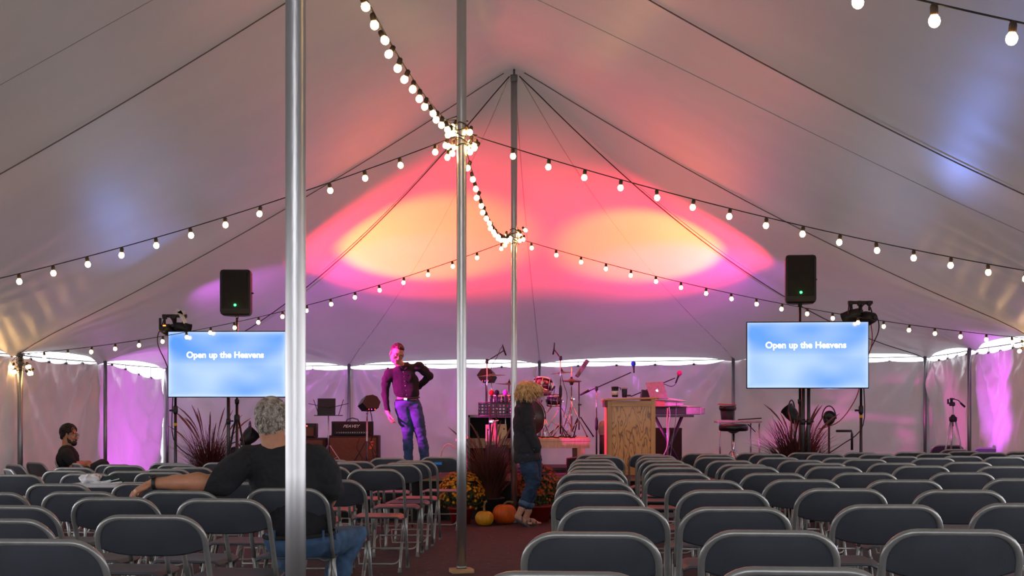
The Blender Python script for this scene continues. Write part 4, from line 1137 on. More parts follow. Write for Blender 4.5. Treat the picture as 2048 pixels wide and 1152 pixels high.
part('pole', MB().tube([(c.x, d+.02, ZS+.03), (c.x, d+.02, c.z)], .012, 10), M_blackmetal, t)
tripod_legs(t, (c.x, d+.02, ZS), 1, .25, .010, M_blackmetal, up=.1, rot=.5, brace=False)
a, b = box_px(936, 1030, 830, 905, 19.75); a.z = ZS
t = thing('equipment_case', 'large black open equipment case behind the tall grass', 'case', ((a.x+b.x)/2, 20.0, ZS))
W_, H = b.x-a.x, b.z-a.z; cx = (a.x+b.x)/2
part('shell', MB().box((cx, 20.02, ZS+.01), (W_, .46, .02)).box((cx, 20.02, b.z-.01), (W_, .46, .02)).box((a.x+.01, 20.02, ZS+H/2), (.02, .46, H)).box((b.x-.01, 20.02, ZS+H/2), (.02, .46, H)).box((cx, 20.24, ZS+H/2), (W_, .02, H)), M_tolex, t)
part('metal_edge', MB().box((cx, 19.785, b.z-.018), (W_, .018, .036), bev=.003).box((a.x+.012, 19.785, ZS+H/2), (.024, .018, H)).box((b.x-.012, 19.785, ZS+H/2), (.024, .018, H)), mat('worn_grey_edge', (.12, .12, .12), .45, .5), t)
M_cream = mat('cream_plywood', (.62, .47, .27), .55, vary=.12, scale=6)
p = at(998, 866, 19.62)
t = thing('wooden_panel_rack', 'cream wooden panels with round holes behind the grass', 'wooden panels', (p.x, p.y, ZS))
part('panel', MB().box(at(979, 866, 19.66), (.10, .02, .22), RY(.0), .003), M_cream, t)
part('panel', MB().box(at(1003, 863, 19.68), (.14, .02, .19), RY(-.05), .003), M_cream, t)
part('post', MB().box(at(992, 868, 19.64), (.06, .04, .34), RY(-.12), .003), M_wood, t)
for (px, py) in ((976, 860), (1008, 858), (1010, 874)):
    part('hole', MB().lathe([(.011, 0), (.011, .003)], at(px, py, 19.645), (0, -1, 0), 12), M_black, t)
part('backing_board', MB().box((at(994, 880, 19.7).x, 19.70, ZS+.19), (.30, .015, .38)), M_black, t)
p = at(980, 850, 19.4)
t = thing('clamp_pole', 'black vertical pole with chrome clamp before the wooden panels', 'pole', (p.x, p.y, ZS))
part('pole', MB().tube([(p.x, p.y, ZS+.02), (p.x, p.y, at(980, 812, 19.4).z)], .016, 10), M_blackmetal, t)
part('clamp', MB().box(at(983, 843, 19.38), (.07, .05, .045), bev=.01).tube([at(985, 843, 19.36), at(997, 841, 19.36)], .010, 8), M_chrome, t)
part('base', MB().lathe([(.13, 0), (.13, .012), (.03, .025)], (p.x, p.y, ZS), seg=20), M_blackmetal, t)
a, b = box_px(1133, 1162, 913, 941, 19.2); a.z = ZS
t = thing('floor_monitor', 'dark wedge floor monitor at the front of the stage', 'monitor speaker', ((a.x+b.x)/2, 19.3, ZS))
part('cabinet', MB().prism([(a.x, ZS), (b.x+.12, ZS), (b.x+.12, b.z), (a.x+.01, b.z-.03)], .32, Matrix.Translation((0, 19.4, 0))), mat('dark_maroon_carpet_cover', (.05, .012, .018), .9), t)
part('grille', MB().box(((a.x+b.x)/2+.06, 19.235, (ZS+b.z)/2), (b.x-a.x+.03, .012, (b.z-ZS)*.72)), M_grille, t)
single('power_strip', MB().box(at(1112, 938, 19.4)+Vector((0, 0, 0)), (.30, .06, .045), bev=.006), M_black, 'black box lying on the stage right of the woman', 'box')

# ------------------------------------------------------------------ lectern with things on it
def m_oak():
    m = bpy.data.materials.new('flame_grained_oak'); m.use_nodes = True
    nt = m.node_tree; N = nt.nodes; L = nt.links; b = N['Principled BSDF']; b.inputs['Roughness'].default_value = .38; b.inputs['Coat Weight'].default_value = .15
    tc = N.new('ShaderNodeTexCoord'); mp = N.new('ShaderNodeMapping'); mp.inputs['Scale'].default_value = (3.4, 3.4, 1.15); mp.inputs['Location'].default_value = (.25, 0, -.1)
    L.new(tc.outputs['Object'], mp.inputs['Vector'])
    n = N.new('ShaderNodeTexNoise'); n.inputs['Scale'].default_value = 1.6; n.inputs['Detail'].default_value = 2.5; n.inputs['Roughness'].default_value = .45
    L.new(mp.outputs['Vector'], n.inputs['Vector'])
    ml = N.new('ShaderNodeMath'); ml.operation = 'MULTIPLY'; ml.inputs[1].default_value = 13; L.new(n.outputs['Fac'], ml.inputs[0])
    n2 = N.new('ShaderNodeTexNoise'); n2.inputs['Scale'].default_value = 60; mp2 = N.new('ShaderNodeMapping'); mp2.inputs['Scale'].default_value = (1, 1, .12)
    L.new(tc.outputs['Object'], mp2.inputs['Vector']); L.new(mp2.outputs['Vector'], n2.inputs['Vector'])
    ad = N.new('ShaderNodeMath'); ad.operation = 'MULTIPLY_ADD'; ad.inputs[1].default_value = .7; L.new(n2.outputs['Fac'], ad.inputs[0]); L.new(ml.outputs[0], ad.inputs[2])
    fr = N.new('ShaderNodeMath'); fr.operation = 'PINGPONG'; fr.inputs[1].default_value = .5; L.new(ad.outputs[0], fr.inputs[0])
    rp = N.new('ShaderNodeValToRGB'); e = rp.color_ramp.elements
    e[0].position = 0; e[0].color = (.17, .055, .014, 1); e[1].position = 1; e[1].color = (.86, .43, .13, 1)
    x = e.new(.07); x.color = (.34, .12, .03, 1); x = e.new(.18); x.color = (.70, .31, .085, 1)
    L.new(fr.outputs[0], rp.inputs['Fac'])
    L.new(rp.outputs['Color'], b.inputs['Base Color'])
    return m
M_oak = m_oak()
M_oakr = mat('oak_frame', (.62, .29, .085), .4, vary=.35, scale=9, stretch=(1, 1, .12), coat=.1)
M_oakh = mat('oak_crosswise', (.62, .29, .085), .4, vary=.35, scale=9, stretch=(.12, 1, 1), coat=.1)
d = 19.25
a, b = box_px(1213, 1311, 797, 950, d); a.z = ZS
W_, H = b.x-a.x, b.z-a.z; cx = (a.x+b.x)/2
t = thing('lectern', 'oak lectern with flame grain on its front panel', 'lectern', (cx, d+.2, ZS), math.radians(2.0))
def L_(x, y, z): return Vector((x, y, z))
dp = .42; hw = W_/2-.005; y0 = -.2
part('front_panel', MB().box(L_(0, y0+.022, H*.52), (W_-.09, .012, H*.88)), M_oak, t, False)
for sx in (-1, 1):
    part('stile', MB().box(L_(sx*(hw-.030), y0+.01, H*.5+.02), (.058, .03, H-.04), bev=.003), M_oakr, t, False)
    part('side_panel', MB().box(L_(sx*(hw-.008), y0+dp/2, H*.5), (.018, dp-.03, H-.04)), M_oakr, t, False)
part('top_rail', MB().box(L_(0, y0+.008, H-.065), (W_-.115, .03, .075), bev=.003), M_oakh, t, False)
part('bottom_rail', MB().box(L_(0, y0+.008, .07), (W_-.115, .03, .09), bev=.003), M_oakh, t, False)
part('plinth', MB().box(L_(0, y0+dp/2-.01, .03), (W_+.05, dp+.03, .06), bev=.006), M_oakh, t, False)
part('desk_top', MB().box(L_(0, y0+dp/2-.01, H-.005), (W_+.075, dp+.05, .025), RY(-.035), .006), M_oakh, t, False)
part('back_lip', MB().box(L_(-hw-.01, y0+dp/2, H-.06), (.03, dp, .10), bev=.005), mat('dark_red_wood', (.14, .02, .015), .4), t, False)
zt = at(1240, 791.5, d).z
def cup(name, lb, cat, px, r, h_, body, band, lidm, x2=None):
    p = at(px, 792, d+.12); p.z = b.z+.012+(px-1262)*-.0002
    t = thing(name, lb, cat, p)
    part('body', MB().lathe([(r*.82, 0), (r*.88, .01), (r, h_*.9), (r, h_)], p, seg=24), body, t)
    if band: part('sleeve', MB().lathe([(r*.91, h_*.25), (r*1.0, h_*.70)], p, seg=24), band, t)
    part('lid', MB().lathe([(r*1.06, 0), (r*1.08, .012), (r*.95, .022), (0, .024)], p+Vector((0, 0, h_)), seg=24), lidm, t)
    return t, p
t, p = cup('travel_mug', 'black lidded mug with white band on the lectern', 'mug', 1230, .045, .115, M_black, mat('white_sleeve', (.75, .74, .75), .4), M_black)
part('handle', MB().tube([p+Vector((.04, 0, .12)), p+Vector((.075, 0, .118)), p+Vector((.07, 0, .09))], .006, 6), M_black, t)
t, p = cup('tumbler', 'tall dark tumbler with steel rim on the lectern', 'tumbler', 1249, .036, .105, mat('dark_violet_steel', (.04, .03, .05), .3, .6), None, mat('clear_grey_lid', (.35, .35, .37), .2))
single('phone', MB().box(at(1257, 791, d+.1), (.065, .10, .016), RX(.1), .005), M_black, 'small black device lying beside the tumbler on the lectern', 'phone')

# ------------------------------------------------------------------ keyboards and laptop
d = 20.4
M_key = mat('black_keyboard_case', (.02, .018, .022), .4)
M_kside = mat('grey_keyboard_case', (.35, .34, .38), .4)
a, b = box_px(1300, 1402, 814, 829, d)
t = thing('keyboard', 'long black electronic keyboard on an X stand by the lectern', 'keyboard', ((a.x+b.x)/2, d+.15, a.z))
part('case', MB().box(((a.x+b.x)/2, d+.15, (a.z+b.z)/2), (b.x-a.x, .28, b.z-a.z), bev=.008), M_key, t)
part('end_cheek', MB().box((b.x+.02, d+.13, (a.z+b.z)/2-.002), (.06, .30, b.z-a.z-.01), RZ(.0), .008), M_kside, t)
part('back_panel', MB().box((b.x-.10, d+.005, (a.z+b.z)/2), (.20, .012, b.z-a.z-.012)), M_kside, t)
part('keys', MB().box(((a.x+b.x)/2, d+.22, b.z+.008), (b.x-a.x-.08, .13, .018), bev=.003), mat('ivory_keys', (.8, .8, .8), .3), t)
zb = a.z
t = thing('keyboard_stand', 'black X-frame stand under the keyboards', 'keyboard stand', ((a.x+b.x)/2, d+.15, ZS))
part('top_bar', MB().box(((a.x+b.x)/2-.02, d+.05, zb-.022), (.55, .03, .03), bev=.004), M_blackmetal, t)
part('top_bar', MB().box(((a.x+b.x)/2-.02, d+.26, zb-.022), (.55, .03, .03), bev=.004), M_blackmetal, t)
for y_ in (d+.08, d+.2):
    for (x0, x1) in ((1312, 1366), (1366, 1322)):
        part('cross_leg', MB().tube([Vector((at(x0, 0, d).x, y_, zb-.03)), Vector((at(x1, 0, d).x, y_, ZS+.03))], .016, 8), M_blackmetal, t)
part('rubber_foot', MB().box((at(1371, 0, d).x, d+.08, ZS+.09), (.07, .06, .05), bev=.008), mat('orange_rubber', (.75, .16, .02), .6), t)
for y_ in (d+.08, d+.2): part('foot_bar', MB().box((at(1345, 0, d).x, y_, ZS+.02), (.5, .03, .03)), M_blackmetal, t)
a, b = box_px(1311, 1364, 800, 813, d-.1)
t = thing('synthesizer', 'small wood-sided synthesizer under the laptop, lit hot pink', 'synthesizer', ((a.x+b.x)/2, d, a.z))
part('case', MB().prism([(a.x, a.z), (b.x+.02, a.z+.02), (b.x+.01, b.z-.04), (b.x-.10, b.z), (a.x, b.z)], .26, Matrix.Translation((0, d+.05, 0))), mat('pale_keyboard_plastic', (.55, .5, .52), .4), t)
part('wooden_end', MB().box((a.x+.065, d-.085, (a.z+b.z)/2), (.13, .014, b.z-a.z), bev=.002), M_wood, t)
part('keys', MB().box((b.x-.08, d+.02, b.z+.006), (.2, .18, .014), RY(.15), .002), mat('ivory_keys', (1, 1, 1)), t)
# laptop, seen from behind
M_mac = mat('silver_laptop', (.42, .38, .48), .35, .7)
A = [at(1291, 765.5, d-.02), at(1326, 763, d-.02), at(1336.5, 797, d-.14), at(1301, 798, d-.14)]
t = thing('laptop', 'open silver laptop seen from behind, beside the lectern', 'laptop', A[3])
n_ = ((A[1]-A[0]).cross(A[3]-A[0])).normalized()
if n_.y > 0: n_ = -n_
lid = MB(); lid.add([v for v in A]+[v-n_*.009 for v in A], [(0, 1, 2, 3), (7, 6, 5, 4), (0, 4, 5, 1), (1, 5, 6, 2), (2, 6, 7, 3), (3, 7, 4, 0)])
lo = part('lid', lid, M_mac, t)
fx = (A[1]-A[0]).normalized(); fz = -(A[3]-A[0]).normalized()
cc = (A[0]+A[1]+A[2]+A[3])/4+n_*.0015+fx*.003
ap = MB(); N_ = 22; pts2 = []
for k in range(N_):
    th = 2*math.pi*k/N_
    r_ = .0175*(1+.06*math.cos(2*th)-.14*math.exp(-((th-math.pi/2)/.35)**2)-.10*math.exp(-((th-math.pi*1.5)/.3)**2))
    x_ = r_*math.cos(th); 
    if abs(th) < .45 or th > 5.85: x_ -= .0055
    pts2.append(cc+fx*x_+fz*(r_*1.05*math.sin(th)-.004))
ap.add(pts2, [tuple(range(N_))])
lf = cc+fz*.0215+fx*.003
ap.add([lf-fx*.001-fz*.005, lf+fx*.006-fz*.001, lf+fx*.007+fz*.006, lf+fx*.001+fz*.001], [(0, 1, 2, 3)])
part('lid_emblem', ap, mat('glowing_white_emblem', (1, 1, 1), .4, emit=(.85, .9, 1), es=.9, vary=0), lo)
part('base', MB().box(at(1337, 800.5, d-.02)+Vector((.02, .0, .0)), (.40, .22, .014), RY(.05), .004), M_mac, t)
single('black_box', MB().box(at(1291, 795, d+.2), (.14, .14, .20), RY(.15), .006), M_black, 'black boxy device behind the laptop', 'device')
a, b = box_px(1300, 1366, 857, 935, 21.2); a.z = ZS
t, a, b = amp('keyboard_amplifier', 'large black amplifier standing under the keyboards', 1304, 1364, 856, 935, 21.1, .35, ZS, grille=False)
part('grille', MB().box(((a.x+b.x)/2, 21.095, (a.z+b.z)/2), (b.x-a.x-.05, .014, b.z-a.z-.08), bev=.003), M_grille, t)
part('label_plate', MB().box(((a.x+b.x)/2, 21.085, b.z-.08), (.05, .004, .012)), M_panel, t)
d = 19.95; p = at(1335, 816, d)
t = thing('laptop_stand', 'slim violet-lit stand pole in front of the keyboards', 'stand', (p.x, d, ZS))
part('pole', MB().tube([(p.x, d, ZS+.02), (p.x, d, p.z)], .013, 10), M_lstand, t)
part('base', MB().lathe([(.13, 0), (.13, .012), (.02, .03)], (p.x, d, ZS), seg=20), M_blackmetal, t)
part('tray', MB().box(at(1345, 813.5, d+.10), (.36, .22, .012), bev=.003), M_blackmetal, t)
single('pink_lit_cable', MB().tube([at(1338, 812, d), at(1340, 830, d-.02), at(1337, 850, d-.02), at(1338, 870, d-.02), at(1332, 900, d-.02), at(1318, 925, d)], .006, 6), mat('white_cable', (.7, .7, .7), .5), 'pale cable hanging down the slim pole by the lectern', 'cable')
single('long_blue_cable', MB().tube([at(1353, 800, d), at(1352, 830, d), at(1350, 850, d), at(1345, 880, d), at(1340, 920, d)], .005, 6), mat('blue_grey_cable', (.25, .25, .45), .5), 'thin pale blue cable hanging from the laptop', 'cable')
t = thing('standing_instrument', 'stringed instrument case leaning behind the lectern\'s left edge', 'instrument case', at(1205, 935, 21.0))
part('body', MB().ball(at(1206, 858, 21.0), (.07, .05, .12), 16, 12), mat('pale_brown_case', (.38, .28, .25), .6), t)
part('neck', MB().tube([at(1206, 870, 21.0), at(1207, 940, 21.0)], [.05, .06], 12), M_black, t)

# ------------------------------------------------------------------ stool, side table, bin
d = 20.0; z0 = ZS if False else gz(2.9, 20)
p = at(1467, 854, d)
z0 = ZS
t = thing('drum_stool', 'round black padded stool with a chrome post', 'stool', (p.x, d, z0))
r = 29.5*d/FPX
part('cushion', MB().lathe([(0, -.058), (r*.85, -.056), (r*.97, -.045), (r, -.01), (r*.985, .02), (r*.9, .038), (r*.5, .045), (0, .047)], p, seg=32), M_blackleather, t)
part('seat_bracket', MB().lathe([(.02, -.09), (.05, -.075), (.08, -.058)], p, seg=16), M_blackmetal, t)
part('post', MB().tube([(p.x, d, z0+.1), (p.x, d, p.z-.08)], .015, 12), M_chrome, t)
part('sleeve', MB().tube([(p.x, d, z0+.08), (p.x, d, z0+.28)], .021, 12), M_chrome, t)
tripod_legs(t, (p.x, d, z0), 1, .26, .011, M_chrome, up=.30, rot=.6)
d = 21.2
t = thing('side_table', 'small pale folding table beside the stool', 'table', (at(1478, 0, d).x, d, ZS))
a, b = box_px(1436, 1524, 840, 847, d)
part('tabletop', MB().box(((a.x+b.x)/2, d+.22, (a.z+b.z)/2), (b.x-a.x, .45, .030), bev=.008), mat('speckled_grey_laminate', (.42, .38, .40), .5, vary=.15, scale=80), t)
for (px, y_) in ((1441, d+.05), (1448, d+.38), (1520, d+.05), (1510, d+.38)):
    l = part('leg', MB().tube([(at(px, 0, d).x, y_, ZS+.01), (at(px, 0, d).x, y_, a.z)], .011, 10), M_lstand, t)
    part('foot_cap', MB().lathe([(.015, 0), (.014, .03)], (at(px, 0, d).x, y_, ZS+.002), seg=10), M_black, l)
part('leg_brace', MB().tube([(at(1513, 0, d).x, d+.1, a.z-.12), (at(1500, 0, d).x, d+.2, a.z-.01)], .007, 6), M_blackmetal, t)
p = at(1459, 840.5, d); p.y = d+.2; p.z = b.z
t = thing('rubbish_bin', 'black bin with a lid lined by a bag on the side table', 'bin', p)
hh = 27*d/FPX
part('body', MB().lathe([(.085, 0), (.09, .01), (.108, hh)], p, seg=24), M_black, t)
part('bin_liner', MB().lathe([(.112, hh-.055), (.122, hh-.03), (.118, hh-.0), (.112, hh+.012), (.100, hh+.005)], p, seg=24, cap=False, ripple=lambda a, h: .03*math.sin(a*9)+.02*math.sin(a*5)), mat('glossy_black_liner', (.014, .013, .014), .2, bump=.8, bscale=40), t)
single('red_tray', MB().box(p+Vector((-.01, 0, hh+.028)), (.26, .13, .014), RY(.06), .004), mat('red_plastic', (.55, .03, .03), .35), 'flat red tray lying across the black bin', 'tray')
single('short_pipe', MB().tube([at(1476, 839.5, d+.1), at(1523, 836.5, d+.15)], .008, 8), M_black, 'thin black rod lying on the side table', 'rod')

# ------------------------------------------------------------------ camera tripod at right
d = 20.6; p = at(1906, 800, d)
X, d = p.x, p.y; z0 = gz(X, d)
M_pinkleg = mat('silver_tripod_leg', (.62, .60, .62), .35, .6)
t = thing('camera_tripod', 'silver and black camera tripod with its pan handle raised', 'tripod', (X, d, z0))
zh = at(1906, 838, d).z
part('center_column', MB().tube([(X, d, zh-.1), (X, d, at(0, 812, d).z)], .011, 10), M_pinkleg, t)
part('shoulder', MB().lathe([(.045, -.04), (.055, -.02), (.055, .02), (.03, .04), (.018, .06)], (X, d, zh), seg=12), M_black, t)
part('pan_head', MB().box(at(1904, 808, d), (.07, .07, .055), bev=.01).box(at(1904, 798, d), (.055, .07, .02), bev=.005).tube([at(1903, 796, d), at(1903, 806, d)], .02, 8).box(at(1896, 803, d), (.02, .03, .07), bev=.004), M_black, t)
part('pan_handle', MB().tube([at(1908, 798, d), at(1917, 801, d), at(1922, 807, d)], .007, 6).tube([at(1921, 806, d), at(1930, 814, d)], .014, 8), M_black, t)
for (fx_, fy_) in ((-.22, -.05), (.21, -.08), (.0, .22)):
    f = Vector((X+fx_*1.15, d+fy_, z0+.01)); s_ = Vector((X+fx_*.13, d+fy_*.1, zh))
    l = part('leg', MB().tube([s_, s_.lerp(f, .55)], .013, 8).tube([s_.lerp(f, .52), f], .009, 8), M_pinkleg, t)
    part('leg_lock', MB().tube([s_.lerp(f, .52), s_.lerp(f, .57)], .017, 8), M_black, l)
    part('leg_brace', MB().tube([(X, d, zh-.42), s_.lerp(f, .5)], .006, 6), M_black, t)
# ------------------------------------------------------------------ planting
M_grassA = mat('purple_fountain_grass', (.055, .010, .014), .6, vary=.5, scale=5, col2=(.16, .040, .035))
M_grassG = mat('olive_grass_base', (.05, .045, .015), .7, vary=.4, scale=6, col2=(.10, .07, .03))
M_plume = mat('red_brown_plume', (.20, .07, .06), .8, vary=.3, scale=40, bump=.5)
M_pot = mat('dark_nursery_pot', (.02, .02, .022), .6)
def blade(m, p0, dirx, diry, h_, lean, droop, w, n=7):
    P = []; 
    for i in range(n+1):
        t = i/n
        r_ = lean*t+droop*t**3
        z = h_*(t-.28*droop*t**3/max(h_, .01)*1.6)
        P.append(Vector((p0[0]+dirx*r_, p0[1]+diry*r_, p0[2]+z)))
    side = Vector((-diry, dirx, 0))
    if side.length < .01: side = Vector((1, 0, 0))
    vs = []
    for i, p in enumerate(P):
        ww = w*(1-(i/n)**1.6)+.0006
        vs += [p-side*ww, p+side*ww*1+Vector((0, 0, ww*.4))]
    m.add(vs, [(2*i, 2*i+1, 2*i+3, 2*i+2) for i in range(n)], True)
    return P
def grass(lb, c, n, H, spread, plumes, seed, pot=.15, poth=.22, green=.25, w=.0045, scape=1.15):
    rnd = random.Random(seed); c = Vector(c)
    t = thing('fountain_grass', lb, 'potted plant', c, 0, 'potted fountain grasses')
    A_, G = MB(), MB()
    for k in range(n):
        a = rnd.uniform(0, 6.283); rr = pot*.7*math.sqrt(rnd.random())
        hh = H*rnd.uniform(.45, 1.0)
        blade(G if rnd.random() < green else A_, (c.x+rr*math.cos(a), c.y+rr*math.sin(a), c.z+poth-.02), math.cos(a+rnd.uniform(-.6, .6)), math.sin(a+rnd.uniform(-.6, .6)), hh, spread*rnd.uniform(.1, .8), spread*rnd.uniform(0, 1.0), w*rnd.uniform(.6, 1.3))
    f = part('foliage', A_, M_grassA, t); f['kind'] = 'stuff'
    if G.v: f = part('green_blades', G, M_grassG, t); f['kind'] = 'stuff'
    part('pot', MB().lathe([(pot*.78, 0), (pot, poth*.92), (pot*1.06, poth*.92), (pot*1.06, poth), (pot*.94, poth), (pot*.9, poth-.03), (0, poth-.035)], c, seg=24), M_pot, t)
    for k in range(plumes):
        a = rnd.uniform(0, 6.283); m = MB(); hh = H*scape*rnd.uniform(.8, 1.1); sp = spread*rnd.uniform(.3, 1.0); dr = spread*rnd.uniform(.1, .9)
        P = []
        for i in range(12):
            u = i/11; r_ = sp*u+dr*u**3
            P.append(Vector((c.x+math.cos(a)*r_, c.y+math.sin(a)*r_, c.z+poth+hh*(u-.35*dr*u**4))))
        m.tube(P, [.0022]*8+[.006, .010, .009, .002], 6)
        part('plume', m, M_plume, t)
    return t
def gp(px, d): x = (px-1024)*d/FPX; return Vector((x, d, gz(x, d)))
grass('tall purple fountain grass in front of the stage by the pumpkins', gp(979, 17.95), 900, .80, .30, 14, 3, .17, .30, .3, .004, 1.15)
grass('purple fountain grass under the left screen', gp(420, 19.2), 760, .88, .36, 16, 7, .16, .42, .05, .0045, 1.2)
grass('purple fountain grass under the right screen', gp(1596, 18.3), 950, .86, .36, 14, 11, .20, .42, .03, .0065, 1.15)
# chrysanthemums
M_leaf = mat('dark_green_leaf', (.018, .045, .012), .6, vary=.4, scale=12, col2=(.05, .10, .02))
M_redpot = mat('red_plastic_pot', (.30, .015, .012), .35)
def mum(lb, c, R, H, cols, seed, nf=95, nl=900, poth=.20, potr=.15, grp='potted chrysanthemums'):
    rnd = random.Random(seed); c = Vector(c); cc = c+Vector((0, 0, poth+H*.30))
    t = thing('potted_chrysanthemum', lb, 'potted plant', c, 0, grp)
    part('pot', MB().lathe([(potr*.72, 0), (potr, poth*.88), (potr*1.07, poth*.88), (potr*1.07, poth), (potr*.92, poth), (potr*.9, poth-.02), (0, poth-.02)], c, seg=28), M_redpot, t)
    lv = MB()
    def sph():
        while True:
            z = rnd.uniform(-.45, 1); a = rnd.uniform(0, 6.283); s_ = math.sqrt(1-z*z)
            return Vector((s_*math.cos(a)*R, s_*math.sin(a)*R, z*H*.7))
    for k in range(nl):
        v = sph(); k_ = rnd.uniform(.70, .98); p = cc+v*k_; n_ = v.normalized()
        s1 = n_.cross(Vector((rnd.uniform(-1, 1), rnd.uniform(-1, 1), rnd.uniform(-1, 1)))).normalized(); s2 = (n_.cross(s1)+n_*rnd.uniform(.2, 1)).normalized()
        L_ = rnd.uniform(.022, .042)
        lv.add([p, p+s1*L_*.35+s2*L_*.5, p+s2*L_, p-s1*L_*.35+s2*L_*.5], [(0, 1, 2, 3)])
    f = part('foliage', lv, M_leaf, t); f['kind'] = 'stuff'
    st_ = MB()
    for k in range(14):
        a = k*.45; st_.tube([c+Vector((.03*math.cos(a), .03*math.sin(a), poth-.03)), cc+Vector((R*.6*math.cos(a), R*.6*math.sin(a), H*.2))], .004, 5)
    part('stems', st_, M_leaf, t)
    fl = [MB() for _ in cols]
    big = []
    for k in range(nf*5):
        v = sph()
        if v.z < -H*.05 and rnd.random() < .75: continue
        p = cc+v*rnd.uniform(.98, 1.05); n_ = (v.normalized()+Vector((0, 0, .25))).normalized()
        q_ = n_.to_track_quat('Z', 'Y'); r_ = rnd.uniform(.016, .026)
        m = MB()
        for ring, (ra, hh_) in enumerate(((1.0, 0), (.62, .35))):
            NP = 9
            for j in range(NP):
                a = 2*math.pi*j/NP+ring*.3
                e1 = q_ @ Vector((math.cos(a-.28), math.sin(a-.28), 0)); e2 = q_ @ Vector((math.cos(a+.28), math.sin(a+.28), 0)); e = q_ @ Vector((math.cos(a), math.sin(a), 0))
                m.add([p+n_*r_*hh_*.3, p+e1*r_*.6*ra+n_*r_*(.15+hh_), p+e*r_*ra+n_*r_*(.3+hh_), p+e2*r_*.6*ra+n_*r_*(.15+hh_)], [(0, 1, 2, 3)])
        ci = rnd.randrange(len(cols))
        if len(big) < 90 and v.y < 0: big.append((m, ci))
        else: fl[ci].v, fl[ci].f, fl[ci].s = (lambda A, B: (A.v+B.v, A.f+[tuple(i+len(A.v) for i in f_) for f_ in B.f], A.s+B.s))(fl[ci], m)
    for m, ci in big: part('flower', m, cols[ci], t)
    for m, cl in zip(fl, cols):
        if m.v: f = part('flowers', m, cl, t); f['kind'] = 'stuff'
    return t
M_y1 = mat('golden_petal', (.85, .42, .01), .6); M_y2 = mat('amber_petal', (.80, .30, .008), .6)
M_o1 = mat('rust_petal', (.42, .06, .012), .6); M_o2 = mat('bronze_petal', (.50, .13, .015), .6)
mum('yellow-flowered chrysanthemum in a red pot behind the slim pole', gp(922, 17.75), .265, .42, [M_y1, M_y2], 5)
mum('rust-flowered chrysanthemum in a red pot behind the woman', gp(1076, 17.95), .27, .48, [M_o1, M_o1, M_o2], 9, poth=.20, potr=.17)
mum('smaller bronze chrysanthemum by the foot of the far pole', gp(1049, 18.25), .15, .36, [M_o2, M_o1], 13, nf=40, nl=400, poth=.22, potr=.11)
def pumpkin(lb, c, R, H, cm, stemm, stem, ribs, seed):
    c = Vector(c); t = thing('pumpkin', lb, 'pumpkin', c, 0, 'pumpkins before the stage')
    prof = []
    for i in range(19):
        th = math.pi*i/18
        r_ = R*(math.sin(th)**.72 if 0 < i < 18 else 0); z = H/2-H/2*math.cos(th)
        dim = .10*H*math.exp(-(r_/(R*.28))**2)
        z = z+(dim if th < math.pi/2 else -dim)
        prof.append((max(r_, .0001), z))
    part('body', MB().lathe(prof, c, seg=96, ripple=lambda a, h: -.055*abs(math.cos(a*ribs/2))**6+.008*math.sin(a*3+seed)), cm, t)
    part('stem', MB().tube([c+Vector(v) for v in stem], [.020, .014, .012, .013, .016][:len(stem)], 8), stemm, t)
M_stem = mat('tan_green_stem', (.22, .14, .05), .7, vary=.3, scale=30)
pumpkin('small golden-yellow pumpkin with a tall curved stem', gp(969, 17.35), .108, .175, mat('golden_pumpkin', (.75, .33, .012), .4, vary=.12, scale=8), M_stem, [(0, 0, .155), (-.005, 0, .19), (-.002, 0, .24), (.012, 0, .275), (.03, 0, .285)], 18, 1)
pumpkin('larger deep orange pumpkin beside the yellow one', gp(1009, 17.55), .142, .24, mat('orange_pumpkin', (.72, .12, .008), .4, vary=.12, scale=8), M_stem, [(0, 0, .21), (.0, 0, .24), (.03, 0, .262), (.07, 0, .262), (.10, 0, .25)], 16, 4)
# arched tan hose loops seen beside the slim pole
p = at(897, 930, 19.6)
single('arched_grass_blade', MB().tube([at(881, 950, 19.3), at(882, 915, 19.3), at(886, 898, 19.3), at(893, 889, 19.3), at(904, 890, 19.3), at(914, 900, 19.3)], .006, 6), M_wood, 'tan arched reed standing left of the slim pole', 'reed')

# pile on the pale tabletop in the left rows
d = 10.9; zt_ = CH+(HZ-966)*d/FPX
c = Vector(((243-1024)*d/FPX, d, zt_))
t = thing('folding_table', 'pale folding table standing among the left rows of chairs', 'table', (c.x, c.y, gz(c.x, c.y)))
part('tabletop', MB().box((c.x, c.y, zt_-.014), (.70, .36, .026), RZ(YAW), .006), mat('pale_grey_laminate', (.52, .52, .54), .45, vary=.06, scale=30), t)
for sx in (-.30, .30):
    for sy in (-.13, .13):
        part('leg', MB().tube([(c.x+sx, c.y+sy, zt_-.02), (c.x+sx, c.y+sy, gz(c.x, c.y)+.01)], .011, 8), M_frame, t)
rnd = random.Random(2)
t = thing('cloth_bundle', 'crumpled white and dark green bundle with an orange tip', 'bundle', at(235, 965, d), 0)
def blob(c, r, seed, amp=.25):
    m = MB(); m.ball((0, 0, 0), r, 24, 16)
    m.v = [tuple(Vector(c)+Vector(v)*(1+amp*mnoise.noise(Vector(v)*26+Vector((seed, 0, 0))))) for v in m.v]
    return m
part('white_cloth', blob(at(178, 957, d+.02)+Vector((0, 0, 0)), (.075, .06, .036), 1, .6), mat('white_cotton', (.75, .76, .78), .8, bump=.5), t)
part('dark_cloth', blob(at(222, 959, d+.04), (.085, .06, .028), 5, .5), mat('dark_green_cloth', (.01, .03, .035), .85, bump=.5), t)
part('printed_card', MB().box(at(196, 955, d+.0), (.045, .006, .05), RY(.5)), mat('printed_paper', (.5, .35, .30), .6, vary=.7, scale=60), t)
